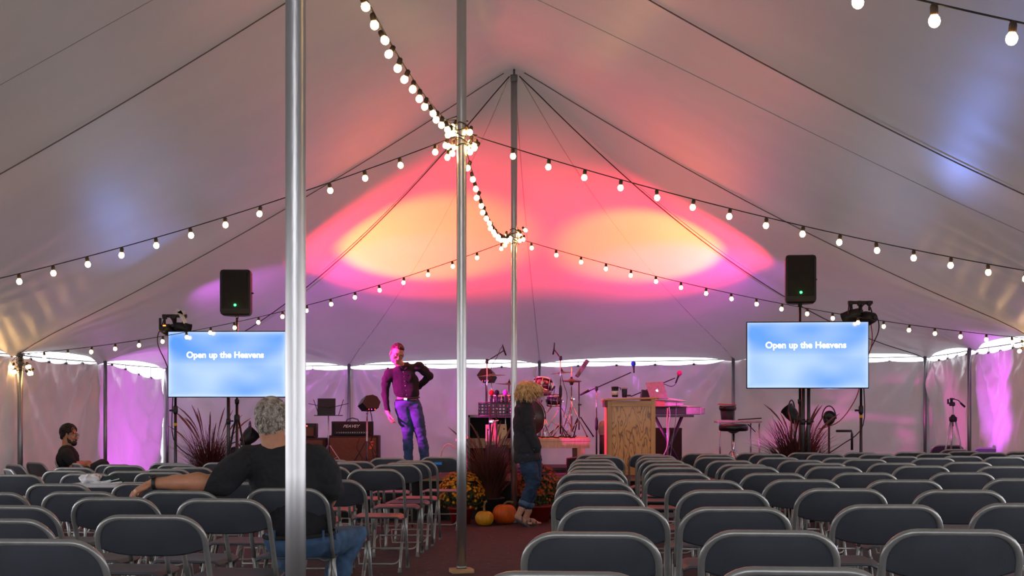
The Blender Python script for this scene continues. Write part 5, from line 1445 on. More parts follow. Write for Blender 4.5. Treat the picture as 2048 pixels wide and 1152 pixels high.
part('orange_tip', MB().ball(at(163, 958, d), (.018, .015, .014), 10, 8), mat('orange_cap', (.85, .30, .02), .5), t)
w = MB()
for k in range(9):
    a0 = rnd.uniform(170, 190); y_ = 964+rnd.uniform(-2, 3)
    w.tube([at(a0, y_, d-.02*rnd.random()), at(a0+18, y_+2+rnd.uniform(-2, 2), d-.04), at(a0+36, y_-1+rnd.uniform(-3, 2), d-.03), at(min(246, a0+55), y_-4+rnd.uniform(-3, 3), d)], .0035, 5)
part('white_cords', w, mat('white_cord', (.75, .75, .75), .6), t)
# ------------------------------------------------------------------ people: smooth-blended limbs meshed by surface nets
_rng = np.random.RandomState(7); _NG = _rng.rand(32, 32, 32).astype(np.float32)*2-1
def vnoise(P):
    "value noise at points P (n,3)"
    i = np.floor(P).astype(int); f = (P-i).astype(np.float32); f = f*f*(3-2*f); i &= 31; j = (i+1) & 31
    g = _NG; x0, y0, z0 = i.T; x1, y1, z1 = j.T; a, b, c = f.T
    return (((g[x0, y0, z0]*(1-a)+g[x1, y0, z0]*a)*(1-b)+(g[x0, y1, z0]*(1-a)+g[x1, y1, z0]*a)*b)*(1-c)
            + ((g[x0, y0, z1]*(1-a)+g[x1, y0, z1]*a)*(1-b)+(g[x0, y1, z1]*(1-a)+g[x1, y1, z1]*a)*b)*c)
class S:
    def __init__(s): s.p = []; s.clips = []
    def cap(s, a, b, ra, rb=None, k=.02, sub=False):
        s.p.append(('c', np.array(a, float), np.array(b, float), ra, rb if rb is not None else ra, k, sub, None)); return s
    def chain(s, pts, rs, k=.02):
        for i in range(len(pts)-1): s.cap(pts[i], pts[i+1], rs[i], rs[i+1], k)
        return s
    def ell(s, c, r, R=None, k=.02, sub=False):
        s.p.append(('e', np.array(c, float), np.array(r, float), 0, 0, k, sub, np.array(R, float) if R is not None else np.eye(3))); return s
    def clip(s, p0, n, r=.004): s.clips.append((np.array(p0, float), np.array(n, float)/np.linalg.norm(n), r)); return s
    def grown(s, g, sel=None):
        o = S()
        for q in s.p:
            if q[6]: continue
            if q[0] == 'c': o.p.append(('c', q[1], q[2], q[3]+g, q[4]+g, q[5], False, None))
            else: o.p.append(('e', q[1], q[2]+g, 0, 0, q[5], False, q[7]))
        return o
    def mesh(s, res=.006, wr=None):
        lo = np.full(3, 1e9); hi = -lo
        for q in s.p:
            if q[6]: continue
            if q[0] == 'c':
                m = max(q[3], q[4]); lo = np.minimum(lo, np.minimum(q[1], q[2])-m); hi = np.maximum(hi, np.maximum(q[1], q[2])+m)
            else:
                m = max(q[2]); lo = np.minimum(lo, q[1]-m); hi = np.maximum(hi, q[1]+m)
        lo -= .03; hi += .03
        n = np.ceil((hi-lo)/res).astype(int)+1
        A = np.full(n, .08, np.float32)
        ax = [lo[i]+np.arange(n[i])*res for i in range(3)]
        for (ty, a, b, ra, rb, k, sub, R) in s.p:
            if ty == 'c': l = np.minimum(a, b)-max(ra, rb)-k-.03; h_ = np.maximum(a, b)+max(ra, rb)+k+.03
            else: l = a-max(b)-k-.03; h_ = a+max(b)+k+.03
            i0 = np.maximum(0, ((l-lo)/res).astype(int)); i1 = np.minimum(n, ((h_-lo)/res).astype(int)+2)
            if np.any(i1 <= i0): continue
            X = ax[0][i0[0]:i1[0], None, None]; Y = ax[1][None, i0[1]:i1[1], None]; Z_ = ax[2][None, None, i0[2]:i1[2]]
            if ty == 'c':
                d_ = b-a; L2 = max(1e-9, d_@d_)
                t = np.clip(((X-a[0])*d_[0]+(Y-a[1])*d_[1]+(Z_-a[2])*d_[2])/L2, 0, 1)
                D = np.sqrt((X-a[0]-t*d_[0])**2+(Y-a[1]-t*d_[1])**2+(Z_-a[2]-t*d_[2])**2)-(ra+(rb-ra)*t)
            else:
                x, y, z = X-a[0], Y-a[1], Z_-a[2]
                u = R[0, 0]*x+R[1, 0]*y+R[2, 0]*z; v = R[0, 1]*x+R[1, 1]*y+R[2, 1]*z; w = R[0, 2]*x+R[1, 2]*y+R[2, 2]*z
                k0 = np.sqrt((u/b[0])**2+(v/b[1])**2+(w/b[2])**2); k1 = np.sqrt((u/b[0]**2)**2+(v/b[1]**2)**2+(w/b[2]**2)**2)+1e-9
                D = k0*(k0-1)/k1
            sl = A[i0[0]:i1[0], i0[1]:i1[1], i0[2]:i1[2]]
            if sub:
                D = -D; hh = np.clip(.5-.5*(D-sl)/-k*-1, 0, 1) if False else np.clip(.5+.5*(D-sl)/k, 0, 1)
                sl[...] = sl*(1-hh)+D*hh+k*hh*(1-hh)
            else:
                hh = np.clip(.5+.5*(sl-D)/k, 0, 1)
                sl[...] = sl*(1-hh)+D*hh-k*hh*(1-hh)
        if wr:
            I = np.argwhere(np.abs(A) < .03); P = lo+I*res
            dsp = np.zeros(len(P), np.float32)
            for (amp, fr) in wr:
                fr = np.array(fr, float)*np.ones(3)
                dsp += amp*vnoise(P*fr+5.3)
            A[I[:, 0], I[:, 1], I[:, 2]] += dsp
        for (p0, nn, r) in s.clips:
            D = ((ax[0][:, None, None]-p0[0])*nn[0]+(ax[1][None, :, None]-p0[1])*nn[1]+(ax[2][None, None, :]-p0[2])*nn[2]).astype(np.float32)
            hh = np.clip(.5+.5*(D-A)/r, 0, 1); A = A*(1-hh)+D*hh+r*hh*(1-hh)
        A[0] = A[-1] = 1; A[:, 0] = A[:, -1] = 1; A[:, :, 0] = A[:, :, -1] = 1
        sg = A < 0
        c = sg[:-1, :-1, :-1]
        cnt = np.zeros(c.shape, np.int8)
        for a_ in (0, 1):
            for b_ in (0, 1):
                for e_ in (0, 1): cnt += sg[a_:sg.shape[0]-1+a_, b_:sg.shape[1]-1+b_, e_:sg.shape[2]-1+e_]
        act = np.argwhere((cnt > 0) & (cnt < 8))
        idm = np.full(c.shape, -1, np.int32); idm[act[:, 0], act[:, 1], act[:, 2]] = np.arange(len(act))
        acc = np.zeros((len(act), 3)); num = np.zeros(len(act))
        co = [(x, y, z) for x in (0, 1) for y in (0, 1) for z in (0, 1)]
        val = {q: A[act[:, 0]+q[0], act[:, 1]+q[1], act[:, 2]+q[2]] for q in co}
        for q in co:
            for k_ in range(3):
                if q[k_]: continue
                q2 = list(q); q2[k_] = 1; q2 = tuple(q2)
                a_, b_ = val[q], val[q2]; m = (a_ < 0) != (b_ < 0)
                t = np.where(m, a_/(a_-b_+1e-12), 0)
                p_ = np.zeros((len(act), 3)); p_ += q; p_[:, k_] += t
                acc[m] += p_[m]; num[m] += 1
        V = lo+(act+acc/num[:, None])*res
        F = []
        for k_ in range(3):
            o1, o2 = [(1, 2), (2, 0), (0, 1)][k_]
            sh = list(sg.shape); s0 = [slice(0, x) for x in sh]; s1 = [slice(0, x) for x in sh]
            s0[k_] = slice(0, sh[k_]-1); s1[k_] = slice(1, sh[k_])
            e = sg[tuple(s0)] != sg[tuple(s1)]
            E_ = np.argwhere(e)
            inside = sg[E_[:, 0], E_[:, 1], E_[:, 2]]
            def cell(d1, d2):
                q = E_.copy(); q[:, o1] -= d1; q[:, o2] -= d2; return idm[q[:, 0], q[:, 1], q[:, 2]]
            Q = np.stack([cell(0, 0), cell(1, 0), cell(1, 1), cell(0, 1)], 1)
            Q[~inside] = Q[~inside][:, ::-1]
            F.append(Q)
        F = np.concatenate(F)
        mb = MB(); mb.v = V.tolist(); mb.f = F.tolist(); mb.s = [True]*len(F)
        return mb
def M3(*axes_deg):
    "rotation from (axis, degrees) pairs, applied left to right"
    m = Matrix.Identity(3)
    for a, d_ in axes_deg: m = Matrix.Rotation(math.radians(d_), 3, a) @ m
    return m
def head_shape(s, c, R, sc=1.0, fat=1.0):
    "a face looking along local -Y, up local +Z"
    c = Vector(c)
    P = lambda x, y, z: c+R @ Vector((x, y, z))*sc
    e = lambda p, r, k=.02, sub=False: s.ell(P(*p), [q*sc for q in r], R, k, sub)
    e((0, .014, .035), (.074, .092, .082)); e((0, -.022, -.030), (.058*fat, .066, .078), .03)
    e((0, .0, -.03), (.066*fat, .055, .06), .02)
    s.cap(P(-.03, -.045, -.082), P(.03, -.045, -.082), .026*sc, .026*sc, .02)
    s.ell(P(0, -.076, -.096), [.020*sc, .016*sc, .016*sc], R, .02)
    s.cap(P(-.034, -.080, .024), P(.034, -.080, .024), .011*sc, .011*sc, .012)
    for q in (-1, 1):
        e((q*.031, -.096, .004), (.016, .012, .012), .012, True)
        s.ell(P(q*.044, -.070, -.026), [.022*sc, .018*sc, .020*sc], R, .02)
        s.ell(P(q*.077, .006, -.004), [.011*sc, .021*sc, .033*sc], R @ RZ(q*.35), .006)
        s.cap(P(q*.011, -.098, -.036), P(q*.013, -.094, -.036), .0075*sc, .006*sc, .006)
    s.cap(P(0, -.088, .010), P(0, -.110, -.030), .0085*sc, .0115*sc, .008)
    s.cap(P(-.021, -.086, -.058), P(.021, -.086, -.058), .0065*sc, .0065*sc, .006)
    s.cap(P(-.018, -.085, -.068), P(.018, -.085, -.068), .0075*sc, .0075*sc, .006)
    s.cap(P(-.024, -.096, -.0632), P(.024, -.096, -.0632), .0022*sc, .0022*sc, .003, True)
    return P
def hand_shape(s, w, fwd, palm, thumb_side, curl=(.25, .3, .35, .4), sc=1.0, spread=.06, thumb_curl=.4):
    "w wrist, fwd towards the knuckles, palm = direction the palm faces, thumb_side = direction in which the thumb leaves"
    w = Vector(w); f = Vector(fwd).normalized(); pn = Vector(palm); pn = (pn-f*pn.dot(f)).normalized(); t = Vector(thumb_side); t = (t-f*t.dot(f)-pn*t.dot(pn)).normalized()
    Rm = Matrix((t, pn, f)).transposed()
    s.ell(w+f*.048*sc, [.041*sc, .016*sc, .052*sc], Rm, .015)
    for off, ln, r0, cu, q in ((.030, .074, .0092, curl[0], 0), (.010, .083, .0096, curl[1], 1), (-.011, .077, .0092, curl[2], 2), (-.030, .060, .0082, curl[3], 3)):
        p = w+f*(.085-.004*abs(q-1))*sc+t*off*sc; d_ = (f+t*spread*(1.5-q)*.8).normalized(); ang = cu*.8
        s.cap(w+f*.03*sc+t*off*.8*sc, p, .0125*sc, r0*1.08*sc, .008)
        for j, fr in enumerate((.46, .30, .24)):
            dd = (d_*math.cos(ang)+pn*math.sin(ang)); p2 = p+dd*ln*fr*sc
            s.cap(p, p2, r0*(1-.09*j)*sc, r0*(1-.09*(j+1))*sc, .0035); p = p2; ang += cu*1.1
    p0 = w+f*.022*sc+t*.026*sc; d1 = (f*.62+t*.72+pn*.30).normalized(); p1 = p0+d1*.046*sc
    d2 = (f*.9+t*.30+pn*thumb_curl).normalized(); p2 = p1+d2*.034*sc; p3 = p2+(d2+pn*.2).normalized()*.026*sc
    s.cap(w+f*.01*sc+t*.01*sc, p0, .017*sc, .0155*sc, .012); s.cap(p0, p1, .0150*sc, .0115*sc, .008); s.cap(p1, p2, .0112*sc, .0100*sc, .004); s.cap(p2, p3, .0100*sc, .0082*sc, .004)
def m_skin(name, col):
    m = mat(name, col, .5, vary=.12, scale=18, bump=.15, bscale=160)
    b = m.node_tree.nodes['Principled BSDF']; b.inputs['Subsurface Weight'].default_value = .12; b.inputs['Subsurface Radius'].default_value = (.02, .008, .004); b.inputs['Subsurface Scale'].default_value = .5
    return m
M_skin = m_skin('warm_skin', (.58, .30, .20)); M_skin2 = m_skin('tanned_skin', (.50, .22, .12))
M_blackcloth = mat('black_cotton', (.012, .012, .014), .9, vary=.2, scale=60, bump=.4, bscale=500)
M_coat = mat('black_wool_coat', (.020, .020, .025), .85, vary=.25, scale=90, bump=.5, bscale=500)
M_jean = mat('indigo_denim', (.035, .075, .18), .85, vary=.35, scale=14, bump=.4, bscale=700)
M_jean2 = mat('washed_blue_denim', (.045, .10, .19), .85, vary=.35, scale=12, bump=.4, bscale=700)
M_jean3 = mat('dark_blue_denim', (.022, .055, .11), .85, vary=.4, scale=14, bump=.4, bscale=700)
M_belt = mat('black_leather_belt', (.02, .018, .017), .4)
M_glass = mat('dark_spectacle_frame', (.05, .03, .03), .3)
M_eye = mat('eye_white', (.8, .78, .75), .25); M_iris = mat('dark_iris', (.03, .02, .015), .2); M_lip = mat('lip', (.42, .14, .11), .5)
def face_bits(par, P, R, sc, glasses=True, hair=None):
    for q in (-1, 1):
        e = part('eye', MB().ball(P(q*.031, -.083, .004), .0118*sc, 14, 10), M_eye, par)
        part('iris', MB().ball(P(q*.031+.001, -.0905, .003), .0056*sc, 10, 8), M_iris, e)
        part('eyelid', MB().tube([P(q*.031+x, -.0965+abs(x)*.25, .0095-x*x*9) for x in (-.015, -.008, 0, .008, .015)], .0022*sc, 6), M_skin, e)
        part('eyebrow', MB().tube([P(q*.031+x*q, -.0945+abs(x)*.25, .0265-x*x*10) for x in (-.018, -.009, 0, .010, .019)], [.002, .0033, .0035, .003, .0015], 6), hair or M_belt, par)
    part('lips', MB().tube([P(x, -.0935+x*x*9, -.058) for x in (-.022, -.011, 0, .011, .022)], [.0012, .0034, .0036, .0034, .0012], 6).tube([P(x, -.0935+x*x*9, -.0675) for x in (-.020, -.01, 0, .01, .020)], [.0012, .004, .0045, .004, .0012], 6), M_lip, par)
    if glasses:
        g = MB()
        for q in (-1, 1):
            g.tube([P(q*.031+.023*math.cos(a), -.104+.004*abs(math.cos(a)), .003+.0165*math.sin(a)) for a in [k*math.pi/9 for k in range(18)]], .0017*sc, 6, closed=True)
            g.tube([P(q*.054, -.100, .008), P(q*.070, -.075, .010), P(q*.080, -.01, .008), P(q*.080, .012, -.002)], .0016*sc, 5)
        g.tube([P(-.009, -.107, .006), P(0, -.110, .009), P(.009, -.107, .006)], .0016*sc, 5)
        part('spectacles', g, M_glass, par)
def hair_locks(c, R, rad, n, mask, length, r, seed, down=.6, curl=.3, lift=.004, seg=6, sc=1.0, side=0.0):
    "locks growing on an ellipsoid around c, lying along it"
    rnd = random.Random(seed); m = MB(); c = Vector(c); k = 0
    while k < n:
        z = rnd.uniform(-1, 1); a = rnd.uniform(0, 6.283); s_ = math.sqrt(1-z*z); u = Vector((s_*math.cos(a), s_*math.sin(a), z))
        if not mask(u): continue
        k += 1
        L_ = length*rnd.uniform(.6, 1.2); pts = []; p = u.copy()
        swirl = Vector((rnd.uniform(-1, 1), rnd.uniform(-1, 1), rnd.uniform(-1, 1)))
        ph = rnd.uniform(0, 6.28)
        for i in range(seg):
            q = p.normalized(); lf = 1+lift*8*(.3+i/seg)+.0*k
            pts.append(c+R @ Vector((q.x*rad[0]*lf, q.y*rad[1]*lf, q.z*rad[2]*lf))*sc)
            t = Vector((side, 0, -down))+Vector((math.sin(ph+i*1.5), math.cos(ph*1.3+i*1.5), math.sin(ph*.7+i*1.2)))*curl+swirl*curl*.6
            t = t-q*t.dot(q)
            if t.length > 1e-4: p = q+t.normalized()*(L_/seg/.085)
        m.tube(pts, [r*(.7+.5*math.sin(math.pi*(i+.6)/seg)) for i in range(seg-1)]+[r*.2], 5)
    return m

# --- man on the stage, looking down to his left
def man_on_stage():
    d = 19.55; q = d/FPX
    A = lambda px, py, dy=0.0: at(px, py, d+dy)
    t = thing('person', 'man in black shirt and blue jeans leaning over on the stage', 'person', Vector((A(827, 0).x, d, ZS)))
    b = S(); Rh = M3(('X', 16), ('Z', 24), ('Y', 13)); hc = A(793.5, 708, -.16)
    P = head_shape(b, hc, Rh, 1.06)
    nb = A(806, 738, -.02)
    b.cap(P(0, .02, -.06), nb, .054, .060, .03)
    sL, sR = A(777, 749, -.04), A(838, 733, .02)
    elL, wrL = A(770.5, 790, -.02), A(775, 822, -.10)
    elR, wrR = A(859, 752, .10), A(838, 772, .17)
    hip = A(815, 806, 0)
    # shirt (torso + sleeves)
    sh = S()
    sh.ell(A(806, 752, -.01), (.185, .105, .10), M3(('Y', 14)), .05); sh.ell(A(811, 768, 0), (.175, .115, .16), None, .05)
    sh.ell(A(814, 786, 0), (.165, .118, .12), None, .05); sh.cap(sL, sR, .056, .058, .05)
    slv = S(); slv.chain([sL+Vector((.01, 0, 0)), A(771.5, 768, -.03), elL, wrL], [.060, .054, .047, .037], .02)
    sh.chain([sL+Vector((.01, 0, 0)), A(773, 760, -.03)], [.068, .060], .02)
    sh.chain([sR, A(849, 742, .06), elR, wrR], [.062, .056, .050, .044], .02)
    sh.cap(A(800, 735, -.06), A(812, 734, -.02), .055, .058, .03)
    sh.clip(A(815, 796), (-.12, 0, -1)); sh.clip(wrL+Vector((0, 0, .005)), (0.05, -.3, -1)) if False else None
    b.chain([sL, A(771.5, 768, -.03), elL, wrL, A(776.5, 827, -.115)], [.055, .045, .040, .028, .026], .02)
    b.chain([sR, elR, wrR], [.055, .042, .030], .02)
    b.ell(A(808, 765), (.15, .09, .22), None, .05); b.ell(hip, (.15, .10, .12), None, .04)
    hand_shape(b, A(776.5, 827, -.115), (.28, -.12, -1), (1, .2, .25), (.1, -1, 0), (.55, .5, .55, .6), 1.0)
    hand_shape(b, A(838, 772, .17), (-.9, .1, -.25), (0, 1, 0), (0, 0, 1), (.6, .6, .6, .6), .95)
    kL, aL = A(815, 862, -.03), A(817, 938, .03); kR, aR = A(840, 860, -.02), A(851, 936, .02)
    b.chain([A(803, 812), kL, aL], [.06, .035, .025], .02); b.chain([A(828, 812), kR, aR], [.06, .035, .025], .02)
    part('body', b.mesh(.0055), M_skin, t)
    sm = sh.mesh(.006, [(.007, (12, 12, 8)), (.005, (30, 30, 18))]); s2 = slv.mesh(.006, [(.006, (14, 14, 24)), (.004, 32)]); sm.add(s2.v, s2.f, True)
    part('shirt', sm, M_blackcloth, t)
    j = S(); j.ell(A(815, 806), (.165, .115, .085), None, .04)
    j.chain([A(804, 815), A(810, 838, -.02), kL, A(817, 895, .02), aL], [.096, .088, .068, .062, .060], .025)
    j.chain([A(829, 813), A(835, 838, -.02), kR, A(847, 895, .01), aR], [.096, .088, .068, .062, .060], .025)
    j.clip(A(815, 795.5), (-.12, 0, 1)); 
    part('jeans', j.mesh(.006, [(.007, (12, 12, 18)), (.005, (25, 25, 45))]), M_jean, t)
    # belt
    bel = MB(); n = 36
    bel.tube([A(815, 797.5)+Vector((.150*math.cos(a), .112*math.sin(a), .150*math.cos(a)*.12)) for a in [2*math.pi*k/n for k in range(n)]], .013, 6, closed=True)
    bo = part('belt', bel, M_belt, t)
    part('buckle', MB().box(A(811, 798, -.128), (.045, .012, .032), RY(.1), .003), M_chrome, bo)
    for k in range(6):
        part('snap_button', MB().ball(A(806.5+k*1.3, 744+k*9.2, -.112-.008*k), .0048, 8, 6), M_panel, t)
    cs = S(); cs.chain([A(797, 733, -.10), A(798, 729, -.05), A(806, 727, .02), A(815, 727, .01), A(816, 731, -.06)], [.012, .015, .016, .016, .012], .02)
    cs.ell(A(799, 738, -.118), (.028, .010, .014), M3(('Y', 40)), .01); cs.ell(A(812, 737, -.100), (.028, .010, .014), M3(('Y', -35)), .01)
    part('collar', cs.mesh(.005), M_blackcloth, t)
    for px, py in ((790, 755), (821, 752)):
        part('pocket_flap', MB().box(A(px, py, -.092), (.085, .010, .026), M3(('Y', 4), ('X', 8), ('Z', 24 if px > 800 else -24)), .003), M_blackcloth, t)
    for k, (x, w_) in enumerate(((aL, -.1), (aR, .1))):
        f = S(); f.chain([x+Vector((0, .03, -.03)), x+Vector((w_*.5, -.10, -.035)), x+Vector((w_*.8, -.19, -.045))], [.048, .042, .034], .02); f.cap(x, x+Vector((0, .02, -.02)), .045, .05, .02)
        f.clip(Vector((0, 0, ZS+.004)), (0, 0, -1))
        part('shoe', f.mesh(.007), M_belt, t)
    hm = mat('short_brown_hair', (.06, .025, .018), .6, vary=.4, scale=80)
    hs = S(); hs.ell(P(0, .026, .045), (.083, .092, .084), Rh, .01); hs.ell(P(0, -.045, .102), (.055, .036, .022), Rh, .03)
    hs.clip(P(0, -.055, .060), Rh @ Vector((0, -1, -.55))); hs.clip(P(0, .0, .012), Rh @ Vector((0, -.75, -1)))
    hb = hs.mesh(.005, [(.006, 60)])
    hl = hair_locks(P(0, .018, .045), Rh, (.082, .096, .088), 260, lambda u: u.z > .25-.5*u.y and not (u.y < -.75 and u.z < .6), .035, .0035, 3, -.2, .5, .007)
    hb.add(hl.v, hl.f, True)
    part('hair', hb, hm, t)
    face_bits(t, P, Rh, 1.06, True, hm)
man_on_stage()

# --- woman walking right, head bowed
def woman():
    d = 17.2
    A = lambda px, py, dy=0.0: at(px, py, d+dy)
    t = thing('person', 'woman with blonde bob in black coat, rolled jeans and grey sandals', 'person', Vector((A(1056, 0).x, d, gz(.15, d))))
    b = S(); Rh = M3(('X', 34), ('Z', 84)); hc = A(1061, 781, 0)
    Rh = M3(('X', 32), ('Z', 78))
    P = head_shape(b, hc, Rh, .93)
    b.cap(P(0, .03, -.05), A(1050, 806), .046, .052, .03)
    b.ell(A(1053, 845), (.10, .15, .24), None, .05); b.ell(A(1056, 905), (.115, .145, .12), None, .05)
    # legs: near (her right, toward camera) trails, far one leads
    hN, kN, aN = A(1052, 915, -.08), A(1066, 962, -.10), A(1043, 1018, -.10)
    hF, kF, aF = A(1066, 915, .08), A(1068, 962, .07), A(1057, 1022, .06)
    b.chain([hN, kN, aN], [.075, .045, .034], .02); b.chain([hF, kF, aF], [.075, .045, .034], .02)
    hN2, bN, tN = A(1035, 1033, -.10), A(1048, 1043.5, -.10), A(1057, 1046.5, -.10)
    b.chain([aN, hN2], [.036, .033], .02); b.chain([hN2, bN, tN], [.031, .028, .017], .02)
    hF2, bF, tF = A(1050, 1039.5, .06), A(1066, 1043, .06), A(1076, 1046, .06)
    b.chain([aF, hF2], [.036, .034], .02); b.chain([hF2, bF, tF], [.032, .030, .018], .02)
    for (tt, yy) in ((tN, -.10), (tF, .06)):
        for k in range(5):
            o = (k-2)*.0165; L_ = [.020, .030, .034, .034, .044][k]; r_ = [.0075, .008, .0085, .009, .012][k]
            p0 = Vector((tt.x-.012, tt.y+o, tt.z+.002)); b.cap(p0, p0+Vector((L_, o*.1, -.006)), r_, r_*.9, .004)
    b.chain([A(1052, 818, -.14), A(1058, 862, -.17), A(1064, 888, -.12)], [.05, .04, .028], .02)
    hand_shape(b, A(1064, 888, -.12), (.1, .2, -1), (0, 1, 0), (1, 0, 0), (.3, .3, .3, .3), .9)
    b.chain([A(1052, 818, .14), A(1058, 862, .17), A(1064, 888, .12)], [.05, .04, .028], .02)
    hand_shape(b, A(1064, 888, .12), (.1, -.2, -1), (0, -1, 0), (1, 0, 0), (.3, .3, .3, .3), .9)
    part('body', b.mesh(.0055), M_skin, t)
    co = S()
    co.ell(A(1049, 818, 0), (.105, .185, .075), None, .05); co.ell(A(1049, 850), (.130, .185, .19), None, .06)
    co.ell(A(1053, 890), (.148, .19, .20), None, .06); co.ell(A(1054, 918), (.155, .19, .12), None, .05)
    co.cap(A(1046, 806), A(1052, 808), .062, .060, .03)
    co.chain([A(1052, 820, -.15), A(1057, 845, -.195), A(1061, 866, -.20), A(1070, 890, -.175), A(1073, 897, -.15)], [.066, .062, .060, .053, .048], .012)
    co.chain([A(1054, 820, .15), A(1064, 866, .20), A(1075, 893, .15)], [.066, .058, .05], .02)
    co.clip(A(1053, 924), (.15, 0, -1), .006); 
    part('coat', co.mesh(.006, [(.012, (9, 9, 5)), (.007, (22, 22, 30))]), M_coat, t)
    cl = S(); cl.chain([A(1037, 808, -.05), A(1041, 801, -.055), A(1052, 805, -.065), A(1064, 818, -.06), A(1069, 829, -.03)], [.017, .020, .020, .016, .012], .02)
    cl.chain([A(1037, 808, -.05), A(1036, 805, 0), A(1041, 801, .055), A(1052, 805, .065), A(1066, 822, .05)], [.017, .020, .020, .018, .012], .02)
    part('collar', cl.mesh(.005), mat('grey_collar_lining', (.05, .05, .055), .9), t)
    part('pocket', MB().tube([A(1064, 872, -.205), A(1071, 888, -.20), A(1076, 899, -.18)], .006, 6), M_coat, t)
    part('snap_button', MB().ball(A(1068, 899, -.20), .006, 8, 6), M_chrome, t)
    j = S()
    j.ell(A(1058, 912), (.108, .135, .10), None, .04)
    j.chain([hN, A(1059, 940, -.09), kN, A(1054, 992, -.10), A(1047, 1008, -.10)], [.10, .094, .074, .058, .054], .03)
    j.chain([hF, A(1068, 940, .08), kF, A(1062, 990, .06), A(1057.5, 1012, .06)], [.10, .090, .072, .056, .052], .03)
    part('jeans', j.mesh(.006, [(.007, (14, 14, 18)), (.005, (26, 26, 50))]), M_jean3, t)
    for (p0, p1) in ((A(1050, 1002, -.10), A(1046, 1010.5, -.10)), (A(1059, 1005.5, .06), A(1057.5, 1014, .06))):
        ax_ = (p1-p0).normalized()
        part('rolled_cuff', MB().lathe([(.052, -.004), (.063, 0), (.065, .02), (.063, .044), (.054, .05)], p0, ax_, 20, cap=False), mat('pale_denim_cuff', (.10, .16, .25), .85), t)
    M_sand = mat('grey_sandal', (.10, .10, .105), .7)
    for (h_, bb, tt) in ((hN2, bN, tN), (hF2, bF, tF)):
        so = S(); dn = Vector((0, 0, -.040)); dv = (tt-h_).normalized()
        so.ell((h_+tt)/2+dn+dv*.012+Vector((0, 0, .004)), ((tt-h_).length*.5+.055, .046, .014), Matrix.Rotation(-math.atan2(dv.z, dv.x), 3, 'Y'), .01)
        so.cap(h_+dn+Vector((-.012, 0, .008)), bb+dn+Vector((0, 0, .006)), .013, .013, .02)
        sd = part('sandal', so.mesh(.005), M_sand, t)
        for f_ in (.42, .86):
            c_ = h_.lerp(tt, f_)
            part('strap', MB().tube([c_+Vector((0, .040*math.cos(a), -.032+.064*math.sin(a)*(1.0-.25*f_))) for a in [k*math.pi/8 for k in range(9)]], .0095, 6), M_sand, sd)
    hm = mat('blonde_hair', (.42, .22, .08), .42, vary=.3, scale=26, col2=(.95, .62, .28))
    top = A(1056, 761, 0); cen = A(1055, 782, 0)
    hs = S(); hs.ell(A(1055, 778), (.118, .108, .095), M3(('Y', 18)), .02); hs.ell(A(1046, 788), (.075, .10, .06), None, .03)
    hb = hs.mesh(.006, [(.010, 16)])
    rnd = random.Random(12)
    for k in range(430):
        ph = rnd.uniform(0, 6.283); ux, uy = math.cos(ph), math.sin(ph)
        lay = rnd.uniform(.80, 1.0)
        Rr = (.128+.018*(ux > .2)+.012*math.sin(3*ph+1))*lay
        Hh = (.215 if ux < .35 else .165)*rnd.uniform(.62, 1.12)
        w0, w1 = rnd.uniform(0, 6.28), rnd.uniform(0, 6.28); am = rnd.uniform(.006, .018); swing = rnd.uniform(-.5, .5)
        flick = rnd.uniform(-.02, .05)
        pts = []
        n_ = 11
        for i in range(n_):
            u = i/(n_-1); th = min(1.0, u*1.45)*math.pi/2
            rad = Rr*math.sin(th)+flick*max(0, u-.7)/.3
            z = top.z-.012-Hh*(u**1.35)-.02*(1-lay)*6
            an = ph+swing*u
            p_ = Vector((cen.x-.012+rad*math.cos(an)+.020*u, cen.y+rad*.92*math.sin(an), z))
            p_ += Vector((math.sin(w0+u*9), math.cos(w1+u*8), .5*math.sin(w1+u*7)))*am*min(1, u*2.5)
            pts.append(p_)
        r0 = rnd.uniform(.006, .011)
        hb.tube(pts, [r0*(.55+.6*math.sin(math.pi*min(1, (i+1)/n_*1.05))) for i in range(n_-1)]+[.0012], 5)
    part('hair', hb, hm, t)
    face_bits(t, P, Rh, .93, False, hm)
woman()

